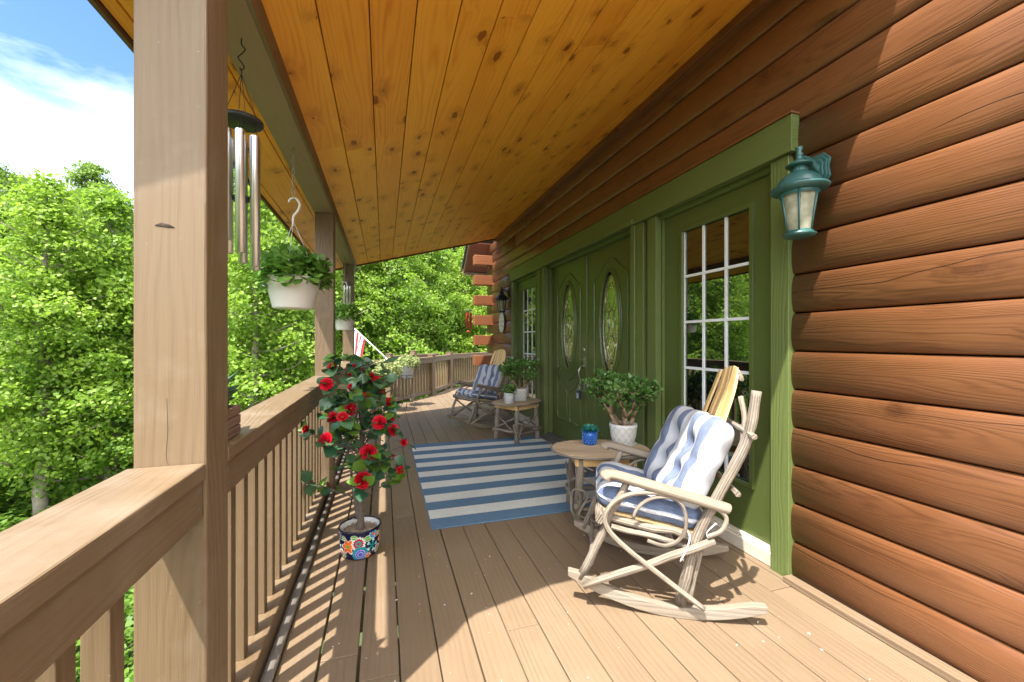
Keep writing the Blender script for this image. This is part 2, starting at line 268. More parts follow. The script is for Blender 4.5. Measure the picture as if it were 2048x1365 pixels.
# ------------------------------------------------------------------ mesh helpers
class MB:
    def __init__(s): s.V = []; s.F = []; s.U = []; s.T = []; s.S = []; s.MI = []; s.mi = 0
    def face(s, idx, uvs, tone, smooth=False):
        s.F.append(idx); s.U.extend(uvs); s.T.append(tone); s.S.append(smooth); s.MI.append(s.mi)
    def obox(s, c, ax, d, grain=0, tone=None, off=None):
        """oriented box: centre c, axes ax (3 vectors), full dims d, grain axis index"""
        tone = rnd.random() if tone is None else tone
        ou, ov = off if off else (rnd.uniform(0, 50), rnd.uniform(0, 50))
        c = Vector(c); A = [Vector(a).normalized() for a in ax]; b = len(s.V)
        P = []
        for k in range(8):
            sg = [(-1, 1)[(k >> j) & 1] for j in range(3)]
            P.append([sg[j] * d[j] / 2 for j in range(3)])
            s.V.append(tuple(c + A[0] * P[-1][0] + A[1] * P[-1][1] + A[2] * P[-1][2]))
        fl = A[0].cross(A[1]).dot(A[2]) < 0
        o = [j for j in range(3) if j != grain]
        for q, nax in (((0, 4, 6, 2), 0), ((1, 3, 7, 5), 0), ((0, 1, 5, 4), 1), ((2, 6, 7, 3), 1), ((0, 2, 3, 1), 2), ((4, 5, 7, 6), 2)):
            if fl: q = q[::-1]
            if nax == grain: uv = [(P[k][o[0]] * 0.15 + ou, P[k][o[1]] + ov) for k in q]
            else:
                w = [j for j in o if j != nax][0]; ex = 0.0 if nax == o[0] else d[o[0]]
                uv = [(P[k][grain] + ou, P[k][w] + ex + ov) for k in q]
            s.face([b + k for k in q], uv, tone)
    def box(s, x0, x1, y0, y1, z0, z1, grain=1, tone=None):
        s.obox(((x0 + x1) / 2, (y0 + y1) / 2, (z0 + z1) / 2), ((1, 0, 0), (0, 1, 0), (0, 0, 1)), (x1 - x0, y1 - y0, z1 - z0), grain, tone)
    def tube(s, pts, rad, n=8, tone=None, cap=True, flat=None, jitter=0.0, closed=False):
        """swept tube; flat=(axis vector, factor) squashes the section along one direction"""
        tone = rnd.random() if tone is None else tone
        pts = [Vector(p) for p in pts]; m = len(pts)
        if not hasattr(rad, '__len__'): rad = [rad] * m
        b = len(s.V); ou, ov = rnd.uniform(0, 50), rnd.uniform(0, 50)
        up = None; L = 0; Ls = []
        for i, p in enumerate(pts):
            if closed: t = (pts[(i + 1) % m] - pts[i - 1]).normalized()
            else: t = (pts[min(i + 1, m - 1)] - pts[max(i - 1, 0)]).normalized()
            if up is None:
                up = Vector((0, 0, 1)) if abs(t.z) < 0.9 else Vector((1, 0, 0))
            up = (up - t * up.dot(t)).normalized(); sd = t.cross(up)
            if i: L += (p - pts[i - 1]).length
            Ls.append(L)
            for k in range(n):
                a = 2 * math.pi * k / n; r = rad[i] * (1 + (rnd.uniform(-jitter, jitter) if jitter else 0))
                q = up * math.cos(a) * r + sd * math.sin(a) * r
                if flat: fa, ff = flat; fa = Vector(fa).normalized(); q = q - fa * q.dot(fa) * (1 - ff)
                s.V.append(tuple(p + q))
        circ = 2 * math.pi * max(rad)
        for i in range(m if closed else m - 1):
            j = (i + 1) % m; Lj = Ls[j] if j else L + 0.05
            for k in range(n):
                k2 = (k + 1) % n
                s.face([b + i * n + k, b + j * n + k, b + j * n + k2, b + i * n + k2],
                       [(Ls[i] + ou, ov + circ * k / n), (Lj + ou, ov + circ * k / n), (Lj + ou, ov + circ * (k + 1) / n), (Ls[i] + ou, ov + circ * (k + 1) / n)], tone, True)
        if cap and not closed:
            for e, i in ((0, 0), (1, m - 1)):
                q = [b + i * n + k for k in range(n)]
                if not e: pass
                else: q = q[::-1]
                s.face(q, [(ou + 0.3 * math.cos(2 * math.pi * k / n) * rad[i], ov + math.sin(2 * math.pi * k / n) * rad[i]) for k in range(n)], min(1, tone + 0.2))
    def lathe(s, prof, c=(0, 0, 0), n=28, tone=0.5, sx=1.0, sy=1.0, flute=0, fa=0.0):
        b = len(s.V); c = Vector(c); m = len(prof); L = 0
        for i, (r, z) in enumerate(prof):
            for k in range(n):
                a = 2 * math.pi * k / n; rr = r * (1 + (fa * math.cos(flute * a) if flute else 0))
                s.V.append((c.x + math.cos(a) * rr * sx, c.y + math.sin(a) * rr * sy, c.z + z))
        for i in range(m - 1):
            L2 = L + math.hypot(prof[i + 1][0] - prof[i][0], prof[i + 1][1] - prof[i][1])
            for k in range(n):
                k2 = (k + 1) % n
                s.face([b + i * n + k, b + i * n + k2, b + (i + 1) * n + k2, b + (i + 1) * n + k], [(k / n, L), ((k + 1) / n, L), ((k + 1) / n, L2), (k / n, L2)], tone, True)
            L = L2
    def poly_prism(s, pts, axis, d, tone=None, uvs=1.0):
        """closed polygon pts (3D) extruded by vector"""
        tone = rnd.random() if tone is None else tone
        b = len(s.V); n = len(pts); e = Vector(axis).normalized() * d; ou = rnd.uniform(0, 50)
        P = [Vector(p) for p in pts]
        for p in P: s.V.append(tuple(p))
        for p in P: s.V.append(tuple(p + e))
        o = P[0]; dx = (P[n // 2] - P[0]).normalized(); dy = dx.cross(e).normalized()
        uv = [((p - o).dot(dx) + ou, (p - o).dot(dy) + ou) for p in P]
        s.face(list(range(b, b + n))[::-1], uv[::-1], tone); s.face(list(range(b + n, b + 2 * n)), uv, tone)
        for k in range(n):
            k2 = (k + 1) % n
            s.face([b + k, b + k2, b + n + k2, b + n + k], [(uv[k][0], 0 + ou), (uv[k2][0], ou), (uv[k2][0], d + ou), (uv[k][0], d + ou)], tone)
    def build(s, name, mats, parent=None, bevel=0.0, seg=2, subsurf=0, loc=None):
        me = bpy.data.meshes.new(name); me.from_pydata(s.V, [], s.F)
        uv = me.uv_layers.new(name='uv'); uv.data.foreach_set('uv', np.array(s.U, dtype=np.float32).ravel())
        ta = me.attributes.new('tone', 'FLOAT', 'FACE'); ta.data.foreach_set('value', np.array(s.T, dtype=np.float32))
        me.polygons.foreach_set('use_smooth', np.array(s.S, dtype=bool))
        if not isinstance(mats, (list, tuple)): mats = [mats]
        for m in mats: me.materials.append(M[m] if isinstance(m, str) else m)
        me.polygons.foreach_set('material_index', np.array(s.MI, dtype=np.int32)); me.update()
        o = bpy.data.objects.new(name, me); COL.objects.link(o)
        if parent: o.parent = parent
        if loc: o.location = loc
        if bevel:
            md = o.modifiers.new('bevel', 'BEVEL'); md.width = bevel; md.segments = seg; md.limit_method = 'ANGLE'; md.angle_limit = R(40); md.harden_normals = False
        if subsurf:
            md = o.modifiers.new('sub', 'SUBSURF'); md.levels = subsurf; md.render_levels = subsurf
        return o

def empty(name, loc=(0, 0, 0), rz=0.0):
    o = bpy.data.objects.new(name, None); COL.objects.link(o); o.location = loc; o.rotation_euler = (0, 0, rz); o.empty_display_size = 0.1; return o
def tag(o, label=None, cat=None, group=None, kind=None):
    if label: o['label'] = label
    if cat: o['category'] = cat
    if group: o['group'] = group
    if kind: o['kind'] = kind
    return o
KIDS = {}
def copy_tree(o, parent=None):
    c = o.copy(); COL.objects.link(c)
    if parent: c.parent = parent
    for ch in [x for x in bpy.data.objects if x.parent == o]:
        copy_tree(ch, c)
    return c
def catmull(pts, k=6, closed=False):
    P = [Vector(p) for p in pts]; n = len(P); out = []
    rng = range(n) if closed else range(n - 1)
    for i in rng:
        p0 = P[(i - 1) % n] if (closed or i > 0) else P[0]; p1 = P[i]; p2 = P[(i + 1) % n]; p3 = P[(i + 2) % n] if (closed or i + 2 < n) else P[-1]
        for j in range(k):
            t = j / k
            out.append(0.5 * ((2 * p1) + (p2 - p0) * t + (2 * p0 - 5 * p1 + 4 * p2 - p3) * t * t + (3 * p1 - p0 - 3 * p2 + p3) * t ** 3))
    if not closed: out.append(P[-1])
    return out

# leaves as numpy arrays
LEAF6 = np.array([[0, 0, 0], [0.30, 0.36, 0.05], [0.70, 0.34, 0.04], [1, 0, -0.10], [0.70, -0.34, 0.04], [0.30, -0.36, 0.05]], float)
LF6 = [(0, 3, 2, 1), (0, 5, 4, 3)]
LEAFM = np.array([[0, 0, 0], [0.10, 0.50, 0.03], [0.62, 0.40, 0.05], [1, 0, -0.08], [0.62, -0.40, 0.05], [0.10, -0.50, 0.03]], float)
g = []
for i, (x, w, z) in enumerate(((0, 0.03, 0), (0.22, 0.30, 0.015), (0.5, 0.40, 0.02), (0.78, 0.27, -0.03), (1.0, 0.02, -0.12))):
    g += [[x, w, z + 0.10 * w * 2], [x, 0, z], [x, -w, z + 0.10 * w * 2]]
LEAFC = np.array(g, float); LFC = []
for i in range(4):
    a = i * 3; LFC += [(a, a + 1, a + 4, a + 3), (a + 1, a + 2, a + 5, a + 4)]
def leaf_object(name, mat, pos, tip, nrm, size, tone, shape=LEAF6, faces=LF6, wid=1.0, parent=None, smooth=False):
    pos = np.asarray(pos, float); tip = np.asarray(tip, float); nrm = np.asarray(nrm, float); n = len(pos)
    size = np.broadcast_to(np.asarray(size, float), (n,))
    tip = tip / (np.linalg.norm(tip, axis=1, keepdims=True) + 1e-9)
    sd = np.cross(nrm, tip); sd /= (np.linalg.norm(sd, axis=1, keepdims=True) + 1e-9); nn = np.cross(tip, sd)
    k = len(shape)
    V = pos[:, None, :] + size[:, None, None] * (shape[None, :, 0:1] * tip[:, None, :] + wid * shape[None, :, 1:2] * sd[:, None, :] + shape[None, :, 2:3] * nn[:, None, :])
    V = V.reshape(-1, 3); fa = np.array(faces); nf = len(fa)
    Fi = (fa[None, :, :] + (np.arange(n) * k)[:, None, None]).reshape(-1, 4)
    me = bpy.data.meshes.new(name)
    me.vertices.add(len(V)); me.vertices.foreach_set('co', V.astype(np.float32).ravel())
    me.loops.add(len(Fi) * 4); me.loops.foreach_set('vertex_index', Fi.astype(np.int32).ravel())
    me.polygons.add(len(Fi)); me.polygons.foreach_set('loop_start', np.arange(0, len(Fi) * 4, 4, dtype=np.int32)); me.polygons.foreach_set('loop_total', np.full(len(Fi), 4, dtype=np.int32))
    ta = me.attributes.new('tone', 'FLOAT', 'FACE'); ta.data.foreach_set('value', np.repeat(np.broadcast_to(np.asarray(tone, float), (n,)), nf).astype(np.float32))
    if smooth: me.polygons.foreach_set('use_smooth', np.ones(len(Fi), dtype=bool))
    me.materials.append(M[mat]); me.update(calc_edges=True)
    o = bpy.data.objects.new(name, me); COL.objects.link(o)
    if parent: o.parent = parent
    return o
def unit(v): return v / (np.linalg.norm(v, axis=-1, keepdims=True) + 1e-9)
X, Y, Z = (1, 0, 0), (0, 1, 0), (0, 0, 1)
# ================================================================== SETTING: terrain and deck
def ground_h(x, y):
    r = np.hypot(np.maximum(0, -x - 0.5), np.maximum(0, y - 9.0))
    z = -2.5 - 0.10 * np.minimum(r, 9) + 0.30 * np.maximum(0, r - 15) - 0.15 * np.maximum(0, r - 42)
    return z + 0.35 * np.sin(x * 0.31 + 1.3) * np.cos(y * 0.27) * np.clip(r / 8, 0, 1) + 0.15 * np.sin(x * 1.1) * np.sin(y * 0.9) * np.clip(r / 6, 0, 1)
def make_ground():
    a = np.concatenate([np.linspace(-900, -70, 12), np.linspace(-60, 30, 91), np.linspace(40, 900, 12)])
    b_ = np.concatenate([np.linspace(-900, -40, 12), np.linspace(-30, 80, 111), np.linspace(90, 900, 12)])
    gx, gy = np.meshgrid(a, b_, indexing='ij'); gz = ground_h(gx, gy); gz = np.minimum(gz, 26)
    V = np.stack([gx, gy, gz], -1).reshape(-1, 3); n = len(b_)
    F = [(i * n + j, (i + 1) * n + j, (i + 1) * n + j + 1, i * n + j + 1) for i in range(len(a) - 1) for j in range(n - 1)]
    me = bpy.data.meshes.new('ground'); me.from_pydata(V.tolist(), [], F); me.materials.append(M['ground'])
    me.polygons.foreach_set('use_smooth', np.ones(len(F), dtype=bool))
    o = bpy.data.objects.new('ground', me); COL.objects.link(o); tag(o, kind='structure')
make_ground()

def quad_prism(mb, p, e, tone=None, umul=1.0, u_axis=1, v_axis=0):
    """4 corner points extruded by e; uv taken straight from world axes so grain runs along u_axis"""
    tone = rnd.random() if tone is None else tone
    ou, ov = rnd.uniform(0, 50), rnd.uniform(0, 50); b = len(mb.V); n = len(p)
    P = [Vector(q) for q in p] + [Vector(q) + Vector(e) for q in p]
    for q in P: mb.V.append(tuple(q))
    uvf = lambda k, dv=0.0: (P[k][u_axis] + ou, P[k][v_axis] + ov + dv)
    for q in [list(range(n))[::-1], list(range(n, 2 * n))]: mb.face([b + k for k in q], [uvf(k) for k in q], tone)
    for k in range(n):
        q = [k, (k + 1) % n, n + (k + 1) % n, n + k]
        mb.face([b + j for j in q], [uvf(q[0]), uvf(q[1]), uvf(q[2], 0.03), uvf(q[3], 0.03)], tone)

def deck_end(x):
    if x < 0.14: return 8.22
    if x < 1.05: return 8.30 + 1.36 * (x - 0.14)
    if x < 1.65: return 9.54 + 2.12 * (x - 1.05)
    return 10.81 + 1.215 * (x - 1.65)
mb = MB(); x = -0.386; i = 0; gaps = [0.010, 0.012, 0.006, 0.005]
while x < 4.6:
    gp = gaps[i] if i < 4 else rnd.uniform(0.0035, 0.006); x1 = x + 0.149 - gp
    ys = -1.6 if x < 2.0 else 8.0
    cuts = [ys]; yy = ys + rnd.uniform(1.2, 3.4)
    yend = min(deck_end(x), deck_end(x1))
    while yy < yend - 0.8: cuts.append(yy); yy += rnd.uniform(2.6, 4.0)
    if i == 2: cuts = [ys, 1.60, 4.3]
    if i == 3: cuts = [ys, 3.02, 6.2]
    for j, y0 in enumerate(cuts):
        last = j == len(cuts) - 1; ya = deck_end(x) if last else cuts[j + 1] - 0.003; yb = deck_end(x1) if last else ya
        zt = rnd.uniform(-0.0012, 0.0012)
        quad_prism(mb, [(x, y0, -0.030), (x1, y0, -0.030), (x1, yb, -0.030), (x, ya, -0.030)], (0, 0, 0.030 + zt))
    x += 0.149; i += 1
deck = mb.build('deck', 'deck', bevel=0.003, seg=2); tag(deck, kind='structure')
mb = MB()
for yy in np.arange(-1.4, 8.2, 0.40): mb.box(-0.38, 2.0, yy, yy + 0.04, -0.22, -0.034, 0, 0.1)
for yy in np.arange(8.3, 15.0, 0.40):
    mb.box(min(0.1 + (yy - 8.3) / 1.36 + 0.1, 3.4), 4.4, yy, yy + 0.04, -0.22, -0.034, 0, 0.1)
mb.box(-0.54, -0.39, -1.6, 8.2, -0.26, -0.002, 1, 0.3)
sub = mb.build('deck_joists', 'paint_wood'); tag(sub, kind='structure')

# ================================================================== LOG HOUSE
house = empty('log_house', (2.06, 4.0, 0)); tag(house, 'brown stained log house with green doors and trim along the covered porch', 'house')
def hp(o): o.parent = house; o.matrix_parent_inverse = Matrix.Translation((-2.06, -4.0, 0)); return o
CRS = 0.1995
def log_course(mb, y0, y1, z0, h=CRS, xg=2.070, xf=2.038, tone=None, seg=0.7, back=2.14, capn=True):
    tone = rnd.random() if tone is None else tone; ou, ov = rnd.uniform(0, 80), rnd.uniform(0, 80)
    prof = [(xg, 0.003)]
    for k in range(1, 12):
        a = math.pi * k / 12; s = math.sin(a) ** 0.62
        prof.append((xg - (xg - xf) * s, h * (0.5 - 0.492 * math.cos(a) ** 1 if True else 0)))
    prof.append((xg, h - 0.002)); prof = [(back, 0.003)] + prof + [(back, h - 0.002)]
    ny = max(1, int((y1 - y0) / seg)); b = len(mb.V); m = len(prof); wob = [rnd.uniform(-0.0025, 0.0025) for _ in range(ny + 1)]
    for iy in range(ny + 1):
        y = y0 + (y1 - y0) * iy / ny
        for (px, pz) in prof: mb.V.append((px + (wob[iy] if px < xg - 0.004 else 0), y, z0 + pz))
    Ls = [0.0]
    for k in range(1, m): Ls.append(Ls[-1] + math.hypot(prof[k][0] - prof[k - 1][0], prof[k][1] - prof[k - 1][1]))
    for iy in range(ny):
        ya = y0 + (y1 - y0) * iy / ny; yb = y0 + (y1 - y0) * (iy + 1) / ny
        for k in range(m - 1):
            mb.face([b + iy * m + k, b + iy * m + k + 1, b + (iy + 1) * m + k + 1, b + (iy + 1) * m + k],
                    [(ya + ou, Ls[k] + ov), (ya + ou, Ls[k + 1] + ov), (yb + ou, Ls[k + 1] + ov), (yb + ou, Ls[k] + ov)], tone, 1 <= k < m - 2)
    if capn:
        mb.face([b + k for k in range(m)][::-1], [(prof[k][0] + ou, prof[k][1] + ov) for k in range(m)][::-1], tone)
        e = b + ny * m; mb.face([e + k for k in range(m)], [(prof[k][0] + ou, prof[k][1] + ov) for k in range(m)], tone)
mb = MB()
for k in range(0, 22):
    z0 = k * CRS; jend = 7.83 if k % 2 == 0 else 8.28
    if z0 + CRS < 2.45:
        log_course(mb, -3.0, 1.66, z0, tone=0.35 + 0.3 * rnd.random()); log_course(mb, 6.50, jend, z0, tone=0.3 + 0.3 * rnd.random())
    else:
        js = [-3.0] + sorted(rnd.uniform(3.0, 7) for _ in range(1)) + [jend]
        if k == 13: js = [-3.0, 5.2, jend]
        if k == 12: js = [-3.0, 4.6, jend]
        for a, c in zip(js[:-1], js[1:]): log_course(mb, a, c - 0.003 if c != jend else c, z0, tone=0.2 + 0.5 * rnd.random())
hp(mb.build('log_wall', 'log'))
# wall core behind the logs, far wing, roof over the house
mb = MB(); mb.box(2.142, 7.0, -3.0, 1.66, 0, 4.3, 1, 0.3); mb.box(2.142, 7.0, 6.45, 7.8, 0, 4.3, 1, 0.3); mb.box(2.60, 7.0, 1.66, 6.45, 0.0, 4.3, 1, 0.3)
mb.box(2.142, 2.60, 1.66, 6.45, 2.26, 4.3, 1, 0.3)
hp(mb.build('wall_core', 'log'))
mb = MB(); mb.box(2.16, 2.58, 1.66, 6.45, -0.02, 2.25, 1, 0.3); hp(mb.build('interior', 'dark'))
mb = MB(); mb.box(2.30, 7.3, -3.2, 8.0, 4.40, 4.55, 1, 0.3); hp(mb.build('upper_roof', 'shingle'))
# crossing log ends at the far corner
for k in range(6):
    mb = MB(); z0 = 0.775 + k * 0.3935
    mb.obox((1.885, 7.925, z0 + 0.095), (X, Y, Z), (0.40, 0.17, 0.190), 0, 0.3 + 0.4 * rnd.random())
    hp(mb.build('corner_log_end', 'logend', bevel=0.008))
# the far gable eave past the corner
mb = MB()
quad_prism(mb, [(1.66, 8.62, 2.735), (2.35, 8.62, 2.735), (2.35, 8.05, 3.20), (1.66, 8.05, 3.20)], (0, 0.02, 0.03), u_axis=0, v_axis=1)
hp(mb.build('eave_soffit', 'soffit'))
mb = MB(); quad_prism(mb, [(1.62, 8.66, 2.70), (1.66, 8.66, 2.70), (1.66, 8.02, 3.225), (1.62, 8.02, 3.225)], (0, 0.06, 0.07), u_axis=1, v_axis=0)
mb.box(1.60, 2.35, 8.655, 8.685, 2.66, 2.80, 0)
hp(mb.build('eave_fascia', 'paint_wood'))
mb = MB(); quad_prism(mb, [(1.58, 8.74, 2.74), (2.4, 8.74, 2.74), (2.4, 7.98, 3.36), (1.58, 7.98, 3.36)], (0, 0.02, 0.03), u_axis=0, v_axis=1); hp(mb.build('eave_shingles', 'shingle'))
# trim
mb = MB(); mb.box(1.995, 2.050, 1.580, 6.53, 2.228, 2.419, 1, 0.5); hp(mb.build('header_board', 'green', bevel=0.003))
mb = MB(); mb.box(1.985, 2.06, 1.575, 6.535, 2.4205, 2.432, 1, 0.5); hp(mb.build('header_cap', 'log'))
mb = MB(); mb.box(2.065, 2.100, 1.66, 6.50, 2.20, 2.419, 1, 0.5); hp(mb.build('header_backing', 'green'))
for y0, y1 in ((1.616, 1.722), (2.715, 2.822), (2.878, 3.048), (5.022, 5.150), (5.205, 5.325), (6.40, 6.525)):
    mb = MB(); mb.obox((2.045, (y0 + y1) / 2, 1.112), (X, Y, Z), (0.05, y1 - y0, 2.230), 2); hp(mb.build('door_casing', 'green', bevel=0.003))
mb = MB()
for y0, y1 in ((2.815, 2.885), (5.145, 5.21)): mb = MB(); mb.box(2.060, 2.10, y0, y1, 0.0, 2.22, 2, 0.3); hp(mb.build('gap_strip', 'log'))
mb = MB()
for a, c in ((1.724, 2.713), (3.05, 5.02), (5.327, 6.398)):
    mb.box(2.072, 2.155, a - 0.03, a + 0.012, 0.0, 2.2, 2, 0.5); mb.box(2.072, 2.155, c - 0.012, c + 0.03, 0.0, 2.2, 2, 0.5); mb.box(2.0725, 2.155, a, c, 2.196, 2.24, 1, 0.5)
hp(mb.build('door_jamb', 'green'))
# moulding strip round the double door opening
mb = MB(); mb.box(2.008, 2.022, 2.985, 3.045, 0.0, 2.228, 2, 0.5); mb.box(2.008, 2.022, 5.025, 5.08, 0.0, 2.228, 2, 0.5); mb.box(1.982, 1.997, 2.985, 5.08, 2.229, 2.275, 1, 0.5)
hp(mb.build('brickmould', 'green', bevel=0.004))
mb = MB(); mb.box(1.975, 2.03, -1.6, 1.612, 0.001, 0.032, 1, 0.6); hp(mb.build('base_trim', 'deck', bevel=0.003))
mb = MB(); mb.box(1.985, 2.05, 1.10, 7.42, 3.115, 3.20, 1, 0.3); hp(mb.build('ceiling_trim', 'log', bevel=0.003))

def glazed_door(y0, y1, g0, g1, label):
    e = empty('glazed_door', (2.09, (y0 + y1) / 2, 0)); hp(e); e['label'] = label
    def pt(mb, nm, mat, **k):
        o = mb.build(nm, mat, **k); o.parent = e; o.matrix_parent_inverse = Matrix.Translation((-2.09, -(y0 + y1) / 2, 0)); return o
    zb, zt, h0, h1 = 0.092, 2.194, 0.395, 2.05
    mb = MB(); mb.box(2.092, 2.135, y0, g0, zb, zt, 2, 0.5); mb.box(2.092, 2.135, g1, y1, zb, zt, 2, 0.5)
    mb.box(2.0925, 2.135, g0, g1, zb, h0, 1, 0.5); mb.box(2.0925, 2.135, g0, g1, h1, zt, 1, 0.5); pt(mb, 'frame', 'greendoor')
    mb = MB(); w = 0.026
    mb.box(2.078, 2.10, g0 - w, g0 + 0.004, h0 - w, h1 + w, 2, 0.5); mb.box(2.078, 2.10, g1 - 0.004, g1 + w, h0 - w, h1 + w, 2, 0.5)
    mb.box(2.0785, 2.10, g0, g1, h0 - w, h0 + 0.004, 1, 0.5); mb.box(2.0785, 2.10, g0, g1, h1 - 0.004, h1 + w, 1, 0.5); pt(mb, 'glass_moulding', 'greendoor', bevel=0.005)
    mb = MB(); mb.box(2.104, 2.112, g0, g1, h0, h1, 1, 0.5); pt(mb, 'glass', 'glass')
    mb = MB()
    for k in (1, 2): yy = g0 + (g1 - g0) * k / 3; mb.box(2.0955, 2.1035, yy - 0.009, yy + 0.009, h0 + 0.004, h1 - 0.004, 2, 0.5)
    for k in range(1, 5): zz = h0 + (h1 - h0) * k / 5; mb.box(2.0950, 2.1032, g0 + 0.004, g1 - 0.004, zz - 0.009, zz + 0.009, 1, 0.5)
    mb.box(2.0965, 2.103, g0 + 0.004, g0 + 0.012, h0 + 0.004, h1 - 0.004, 2, 0.5); mb.box(2.0965, 2.103, g1 - 0.012, g1 - 0.004, h0 + 0.004, h1 - 0.004, 2, 0.5)
    pt(mb, 'muntin', 'muntin')
    mb = MB(); mb.box(2.035, 2.13, y0, y1, 0.002, 0.075, 1, 0.5); mb.box(2.055, 2.13, y0, y1, 0.0755, 0.090, 1, 0.5); pt(mb, 'sill', 'sill', bevel=0.004)
glazed_door(1.726, 2.711, 1.912, 2.495, 'glazed side door nearest the lit lantern, white muntins')
glazed_door(5.33, 6.396, 5.53, 6.115, 'narrow far glazed door beside the shaded lantern')

def entry_door(yc, handle, lab):
    e = empty('entry_door', (2.11, yc, 0)); hp(e); e['label'] = lab
    W = 0.46; xf = 2.112
    def pt(mb, nm, mat, **k):
        o = mb.build(nm, mat, **k); o.parent = e; return o
    # slab with an oval hole, local x = depth, y across
    mb = MB(); N = 48; oz = 1.425; ry, rz = 0.185, 0.515; z0, z1 = 0.052, 2.194
    ring = []; outer = []
    for k in range(N):
        a = 2 * math.pi * k / N; ca, sa = math.cos(a), math.sin(a)
        ring.append((0.0, ry * ca, oz + rz * sa))
        t = min(W / abs(ca) if abs(ca) > 1e-6 else 1e9, ((z1 - oz) if sa > 0 else (oz - z0)) / abs(sa) if abs(sa) > 1e-6 else 1e9)
        outer.append((0.0, t * ca, oz + t * sa))
    # snap corners
    for cy, cz in ((W, z1), (-W, z1), (-W, z0), (W, z0)):
        j = min(range(N), key=lambda q: (outer[q][1] - cy) ** 2 + (outer[q][2] - cz) ** 2); outer[j] = (0.0, cy, cz)
    b = len(mb.V); mb.V += ring + outer + [(0.04, p[1], p[2]) for p in ring] + [(0.04, p[1], p[2]) for p in outer]
    for k in range(N):
        k2 = (k + 1) % N
        mb.face([b + k, b + N + k, b + N + k2, b + k2], [(0, 0)] * 4, 0.5)
        mb.face([b + k2, b + 2 * N + k2, b + 2 * N + k, b + k], [(0, 0)] * 4, 0.5)
        mb.face([b + N + k, b + 3 * N + k, b + 3 * N + k2, b + N + k2], [(0, 0)] * 4, 0.5)
    pt(mb, 'door_leaf', 'greendoor')
    mb = MB()
    for rr, rad, dx in ((1.0, 0.016, -0.004), (1.14, 0.012, -0.002)):
        mb.tube([(dx, ry * (rr + 0.0) * math.cos(2 * math.pi * k / 48) + 0.0, oz + (rz + ry * (rr - 1)) * math.sin(2 * math.pi * k / 48)) for k in range(48)], rad, 8, 0.5, closed=True)
    pt(mb, 'oval_moulding', 'greendoor')
    mb = MB()
    up = catmull([(0, -0.30, 0.86), (0, -0.31, 1.1), (0, -0.31, 1.6), (0, -0.31, 1.86), (0, -0.25, 1.92), (0, -0.16, 1.98), (0, -0.08, 2.035), (0, 0, 2.055), (0, 0.08, 2.035), (0, 0.16, 1.98), (0, 0.25, 1.92), (0, 0.31, 1.86), (0, 0.31, 1.6), (0, 0.31, 1.1), (0, 0.30, 0.90),
                  (0, 0.255, 0.93), (0, 0.20, 0.88), (0, 0.13, 0.83), (0, 0, 0.79), (0, -0.13, 0.83), (0, -0.20, 0.88), (0, -0.255, 0.93)], 4, True)
    mb.tube(up, 0.0135, 8, 0.5, closed=True)
    for s in (-1, 1):
        lo = catmull([(0, s * 0.31, 0.30), (0, s * 0.31, 0.55), (0, s * 0.31, 0.80), (0, s * 0.25, 0.79), (0, s * 0.19, 0.71), (0, s * 0.10, 0.67), (0, s * 0.05, 0.65), (0, s * 0.045, 0.50), (0, s * 0.045, 0.30), (0, s * 0.15, 0.295)], 4, True)
        mb.tube(lo, 0.012, 8, 0.5, closed=True)
    pt(mb, 'panel_moulding', 'greendoor')
    mb = MB(); b = 0
    mb.V.append((0.016, 0, oz)); 
    for k in range(N): mb.V.append((0.016, ry * 1.01 * math.cos(2 * math.pi * k / N), oz + rz * 1.01 * math.sin(2 * math.pi * k / N)))
    for k in range(N): mb.face([0, 1 + (k + 1) % N, 1 + k], [(0, 0)] * 3, 0.5)
    gl = pt(mb, 'oval_glass', 'leaded')
    mb = MB()
    def cl(pts, r=0.0022, c=False): mb.tube(pts, r, 5, 0.5, closed=c)
    for f_ in (0.82,): cl([(0.013, ry * f_ * math.cos(2 * math.pi * k / 40), oz + (rz - ry * (1 - f_)) * math.sin(2 * math.pi * k / 40)) for k in range(40)], c=True)
    for zc, s_ in ((oz + 0.26, 1), (oz - 0.26, -1), (oz, 1)):
        cl(catmull([(0.013, 0, zc + 0.14), (0.013, 0.07, zc + 0.05), (0.013, 0.05, zc - 0.04), (0.013, 0, zc - 0.14), (0.013, -0.05, zc - 0.04), (0.013, -0.07, zc + 0.05)], 5, True), c=True)
    for s_ in (-1, 1): cl(catmull([(0.013, s_ * 0.02, oz - 0.47), (0.013, s_ * 0.11, oz - 0.25), (0.013, s_ * 0.03, oz), (0.013, s_ * 0.11, oz + 0.25), (0.013, s_ * 0.02, oz + 0.47)], 6))
    for zc in (-0.36, -0.12, 0.12, 0.36):
        hw = ry * 0.8 * math.sqrt(max(0, 1 - (zc / rz) ** 2)); cl([(0.013, -hw, oz + zc), (0.013, hw, oz + zc)])
    cm = mb.build('caming', 'nickel', gl)
    if handle:
        ye = -0.425
        mb = MB(); mb.lathe([(0, 0), (0.030, 0.0), (0.030, 0.012), (0.02, 0.02), (0.0, 0.022)], n=20); o = pt(mb, 'deadbolt', 'nickel'); o.rotation_euler = (0, R(-90), 0); o.location = (0, ye, 1.155)
        mb = MB(); mb.obox((-0.006, ye, 1.015), (X, Y, Z), (0.014, 0.05, 0.11), 2); mb.obox((-0.03, ye, 1.045), (X, Y, Z), (0.05, 0.03, 0.008), 0)
        mb.tube(catmull([(-0.01, ye, 0.98), (-0.06, ye, 0.96), (-0.075, ye, 0.90), (-0.06, ye, 0.84), (-0.045, ye, 0.79), (-0.008, ye, 0.76)], 5), [0.007] * 26, 8)
